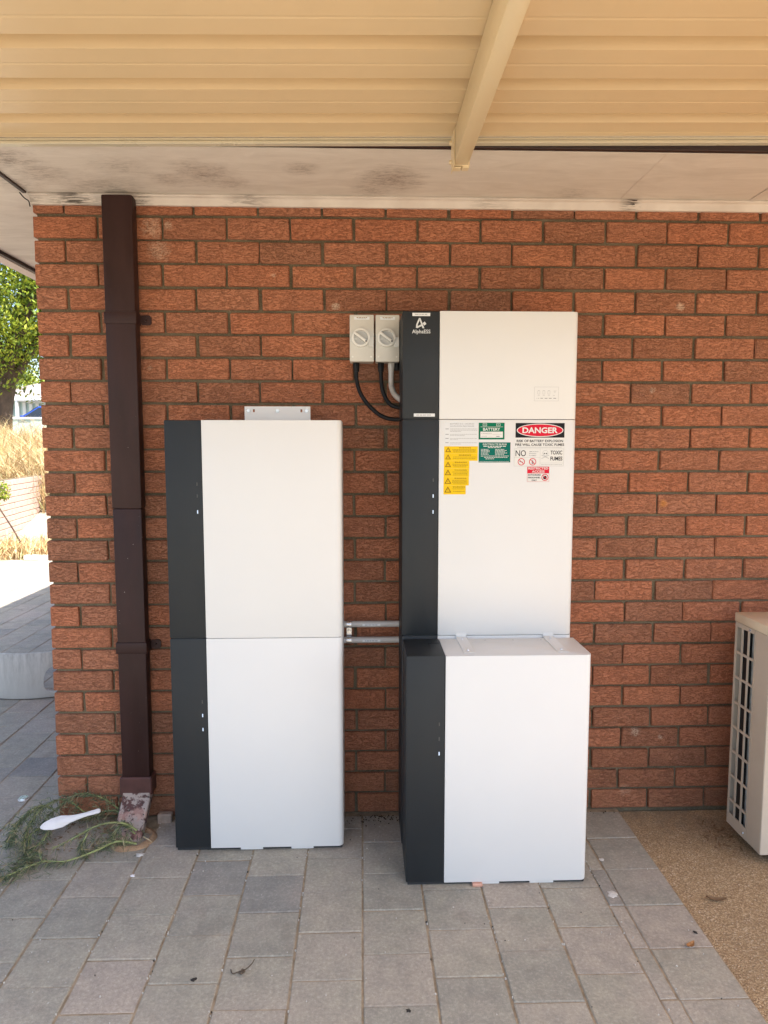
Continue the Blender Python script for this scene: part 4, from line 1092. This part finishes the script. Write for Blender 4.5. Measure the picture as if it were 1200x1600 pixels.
for i in range(24):
    t = 2 * math.pi * i / 24; q = 1 - .18 * math.sin(t); cu.append((.088 * math.copysign(abs(math.cos(t)) ** .8, math.cos(t)) * q, .118 + .084 * math.copysign(abs(math.sin(t)) ** .8, math.sin(t))))
cm = MB(); cm.prism(cu, 'y', -.25, .25); cm.bm.transform(Matrix.Translation((-.578, 1.40, 0)) @ Matrix.Rotation(.42, 4, 'Z'))
cut = cm.build('cutter', MAT['tub'])
md = shell.modifiers.new('b', 'BOOLEAN'); md.object = cut; md.operation = 'DIFFERENCE'; md.solver = 'EXACT'
dg = bpy.context.evaluated_depsgraph_get(); dg.update()
nm = bpy.data.meshes.new_from_object(shell.evaluated_get(dg)); shell.modifiers.clear(); shell.data = nm
nm.shade_smooth(); nm.set_sharp_from_angle(angle=R(40))
bpy.data.objects.remove(cut)

# ================================================================== BEYOND, IN THE SUN
def blades(name, label, n, area, h, mat, seed, lean=.35, wmul=1.0, parent=None):
    r = random.Random(seed); m = MB()
    for _ in range(n):
        x, y = area(r); z = gz(y); H = h * r.uniform(.45, 1.1); a = r.uniform(0, 6.28); l = r.uniform(0, lean) * H; w = r.uniform(.004, .010) * wmul
        dx, dy = math.cos(a) * l, math.sin(a) * l; b_ = r.uniform(0, 6.28); wx, wy = math.cos(b_) * w, math.sin(b_) * w
        v = [m.bm.verts.new(q) for q in ((x - wx, y - wy, z), (x + wx, y + wy, z), (x + dx * .4 + wx * .8, y + dy * .4 + wy * .8, z + H * .6), (x + dx * .4 - wx * .8, y + dy * .4 - wy * .8, z + H * .6), (x + dx, y + dy, z + H * .97))]
        m.bm.faces.new(v[:4]); m.bm.faces.new((v[3], v[2], v[4]))
    o = m.build(name, mat); tag(o, label, 'grass', kind='stuff'); return o
def sight(y, lo=-.60, hi=-.30): return 1.2183 + lo * (y + 2.7609), 1.2183 + hi * (y + 2.7609)
def wedge(y0, y1):
    def f(r):
        y = y0 + (y1 - y0) * r.random(); a, b_ = sight(y); return r.uniform(a, b_), y
    return f
blades('dry_grass', 'tall dry straw coloured grass behind the low brick wall', 11500, wedge(9.4, 13.5), 1.08, MAT['straw'], 1, 1.5, 0.9)
blades('dry_grass', 'dry grass tufts along the sunny paving edge before the low brick wall', 3300, wedge(6.66, 7.7), .30, MAT['straw'], 2, 1.3)
# low brick garden wall running away from the camera
gw = tag(empty('garden_wall', (-4.2, 8.4, 0)), 'low pale pink brick garden wall in full sun beyond the paving', 'wall')
p0, p1 = Vector((-3.95, 7.15, 0)), Vector((-4.33, 9.75, 0)); dv = (p1 - p0).normalized(); nv = Vector((dv.y, -dv.x, 0))
Lw = (p1 - p0).length; rot = Matrix.Translation(p0) @ Matrix.Rotation(math.atan2(dv.y, dv.x), 4, 'Z')
m = MB().box(-1.5, Lw - .012, .008, .10, -.06, .99); m.bm.transform(rot); m.build('core', MAT['mortar'], gw)
m = MB(); wr2 = random.Random(4)
for r in range(11):
    x = -1.5 - (.12 if r % 2 else 0)
    while x < Lw - .01:
        m.box(max(-1.5, x), min(Lw, x + .23), wr2.uniform(-.003, .003), .11, r * .09 + .0, r * .09 + .081, .004); x += .24
m.bm.transform(rot); tag(m.build('bricks', MAT['pale_brick'], gw), kind='stuff')
m = MB().box(Lw + .01, Lw + .13, -.01, .12, -.06, .86, .01); m.bm.transform(rot); m.build('end_post', simple('rust timber', (.44, .27, .10), .8, .2, 9), gw)
MB().box(-3.25, -2.80, 6.64, 6.72, -.01, .05, .006).build('white_batten', MAT['far_trim']); tag(bpy.data.objects['white_batten'], 'white batten lying at the far edge of the sunny paving', 'batten')
# tree
def tree(name, label, base, trunk_h, crown_c, crown_r, n, leaf, seed, mat='leaf', trunk_r=.34, cat='tree', squash=.8, cr=(.10, .2)):
    r = random.Random(seed); e = tag(empty(name, base), label, cat)
    m = MB(); bx, by, bz = base; cx_, cy_, cz_ = crown_c
    P = smooth_path([(bx, by, bz - .2), (bx + .1, by, bz + trunk_h * .5), (bx + .3, by + .1, bz + trunk_h), (cx_, cy_, cz_)], 5)
    m.tube(P, trunk_r, 10, taper=[1.25 - .9 * k / len(P) for k in range(len(P))])
    for k in range(7 if trunk_r > .2 else 0):
        a = k * .9 + r.uniform(0, .4); q = Vector((cx_ + math.cos(a) * crown_r * .7, cy_ + math.sin(a) * crown_r * .7, cz_ + r.uniform(-.3, .5) * crown_r))
        s_ = Vector((bx + .25, by + .1, bz + trunk_h * r.uniform(.85, 1.1)))
        m.tube(smooth_path([s_, (s_ + q) / 2 + Vector((0, 0, .3)), q], 4), trunk_r * .4, 6, taper=[1 - .08 * i for i in range(9)])
    m.build('trunk', MAT['bark'], e, smooth=60)
    m = MB(); cl = []
    for k in range(max(26, n // 150)):
        d = Vector((r.gauss(0, 1), r.gauss(0, 1), r.gauss(0, 1))).normalized() * crown_r * (r.random() ** .33)
        d.z *= squash; cl.append((Vector(crown_c) + d, crown_r * r.uniform(*cr)))
    for k in range(n):
        c_, rad = cl[k % len(cl)]
        d = Vector((r.gauss(0, 1), r.gauss(0, 1), r.gauss(0, 1))).normalized(); p_ = c_ + d * rad * r.uniform(.7, 1.05)
        nrm = (d + Vector((r.uniform(-.7, .7), r.uniform(-.7, .7), r.uniform(0, .9)))).normalized()
        a = nrm.cross(Vector((r.uniform(-1, 1), r.uniform(-1, 1), .3))).normalized(); b2 = nrm.cross(a); L = leaf * r.uniform(.6, 1.2); w = L * .42
        m.bm.faces.new([m.bm.verts.new(q) for q in (p_ - a * L * .5, p_ + b2 * w * .5, p_ + a * L * .5, p_ - b2 * w * .5)])
    m.build('crown', MAT[mat], e)
    return e
tree('shade_tree', 'large bright green tree filling the view past the eave', (-7.78, 15.0, gz(15)), 1.9, (-7.0, 15.6, 5.85), 3.3, 70000, .125, 3, cr=(.13, .27))
sh = tree('shrub', 'yellow green shrub rising behind the distant roof under the tree', (-20.0, 42.0, gz(42)), 1.5, (-19.6, 42.0, 4.7), 1.9, 4200, .2, 8, trunk_r=.10, cat='shrub', cr=(.2, .38))
sh2 = tree('shrub', 'small yellow green shrub reaching the top of the low wall', (-3.9, 7.25, -.02), .1, (-3.97, 7.25, .86), .24, 1500, .045, 9, trunk_r=.02, cat='shrub', squash=1.0, cr=(.25, .45))
# neighbour's house, fence, car
nb = tag(empty('neighbour_house', (-12, 33, 1.9)), 'distant pale green house with grey pink roof behind the tree', 'house')
MB().box(-15.6, -8.0, 31.0, 37.0, 1.6, 3.72).build('wall', MAT['far_wall'], nb)
m = MB(); m.poly([(-16.2, 30.4, 3.68), (-7.5, 30.4, 3.68), (-9.2, 33.6, 5.0), (-13.4, 33.6, 5.0)]); m.poly([(-16.2, 30.4, 3.68), (-13.4, 33.6, 5.0), (-16.2, 37.6, 3.68)]); m.poly([(-7.5, 30.4, 3.68), (-7.5, 37.6, 3.68), (-9.2, 33.6, 5.0)]); m.poly([(-16.2, 37.6, 3.68), (-13.4, 33.6, 5.0), (-9.2, 33.6, 5.0), (-7.5, 37.6, 3.68)])
m.build('roof', MAT['far_roof'], nb)
MB().box(-16.2, -7.5, 30.28, 30.40, 3.60, 3.74, .02).build('gutter', MAT['far_trim'], nb)
for k in range(9): MB().box(-15.4 + k * .30, -15.25 + k * .30, 30.93, 30.985, 1.7, 3.5).build('batten', MAT['far_trim'], nb)
w_ = MB().box(-13.0, -11.9, 30.94, 30.99, 2.5, 3.4).build('window', MAT['glass_dark'], nb); MB().box(-13.1, -11.8, 30.90, 30.935, 3.42, 3.52).build('lintel', MAT['far_trim'], w_)
MB().box(-13.7, -9.0, 28.2, 30.2, 3.42, 3.52, .02).build('awning', MAT['far_trim'], nb)
for x in (-13.55, -9.2): MB().box(x, x + .09, 28.25, 28.34, 1.6, 3.42).build('post', MAT['far_trim'], nb)
fn = tag(empty('low_fence', (-10.5, 22, 1.4)), 'low pale metal fence crossing behind the dry grass', 'fence')
for k in range(14): MB().box(-12.6 + k * .42, -12.6 + k * .42 + .405, 22.0 + (k % 2) * .02, 22.03 + (k % 2) * .02, 1.35, 2.40).build('panel', MAT['far_wall'], fn)
MB().box(-12.65, -6.7, 21.97, 22.08, 2.40, 2.47, .01).build('top_rail', MAT['far_trim'], fn)
car = tag(empty('parked_car', (-10.7, 26.6, 1.66)), 'blue car parked in front of the distant pale green house', 'car')
CX, CY, CZ = -13.35, 26.0, 1.70
body = [(0, .35), (.05, .62), (.25, .78), (1.05, .90), (1.75, 1.36), (2.9, 1.40), (3.75, .98), (4.15, .92), (4.22, .45), (4.1, .28), (.12, .26)]
m = MB(); m.prism([(CX + x, CZ + z) for x, z in body], 'y', CY, CY + 1.65, .05, 2); m.build('body', MAT['car_blue'], car, smooth=50)
for pts in ([(1.18, .93), (1.78, 1.30), (2.25, 1.33), (2.25, .95)], [(2.33, .95), (2.33, 1.33), (2.85, 1.34), (3.5, 1.0)]):
    MB().prism([(CX + x, CZ + z) for x, z in pts], 'y', CY - .012, CY + .01).build('window', MAT['glass_dark'], car)
MB().prism([(CX + .98, CZ + .92), (CX + 1.68, CZ + 1.37), (CX + 1.72, CZ + 1.35), (CX + 1.04, CZ + .89)], 'y', CY + .12, CY + 1.53).build('windscreen', MAT['glass_dark'], car)
for x in (.8, 3.4):
    for yy in (CY - .02, CY + 1.47):
        wh = MB().cyl((CX + x, yy, CZ + .30), (CX + x, yy + .2, CZ + .30), .31, n=20).build('wheel', MAT['tyre'], car, smooth=40)
        MB().cyl((CX + x, yy - .012, CZ + .30), (CX + x, yy + .01, CZ + .30), .19, n=16).build('rim', MAT['zinc'], wh)
MB().box(CX + .02, CX + .2, CY + .1, CY + .45, CZ + .60, CZ + .72, .02).build('headlight', MAT['far_trim'], car)
MB().box(CX + 1.1, CX + 1.22, CY - .16, CY - .02, CZ + .9, CZ + 1.0, .02).build('mirror', MAT['car_blue'], car)
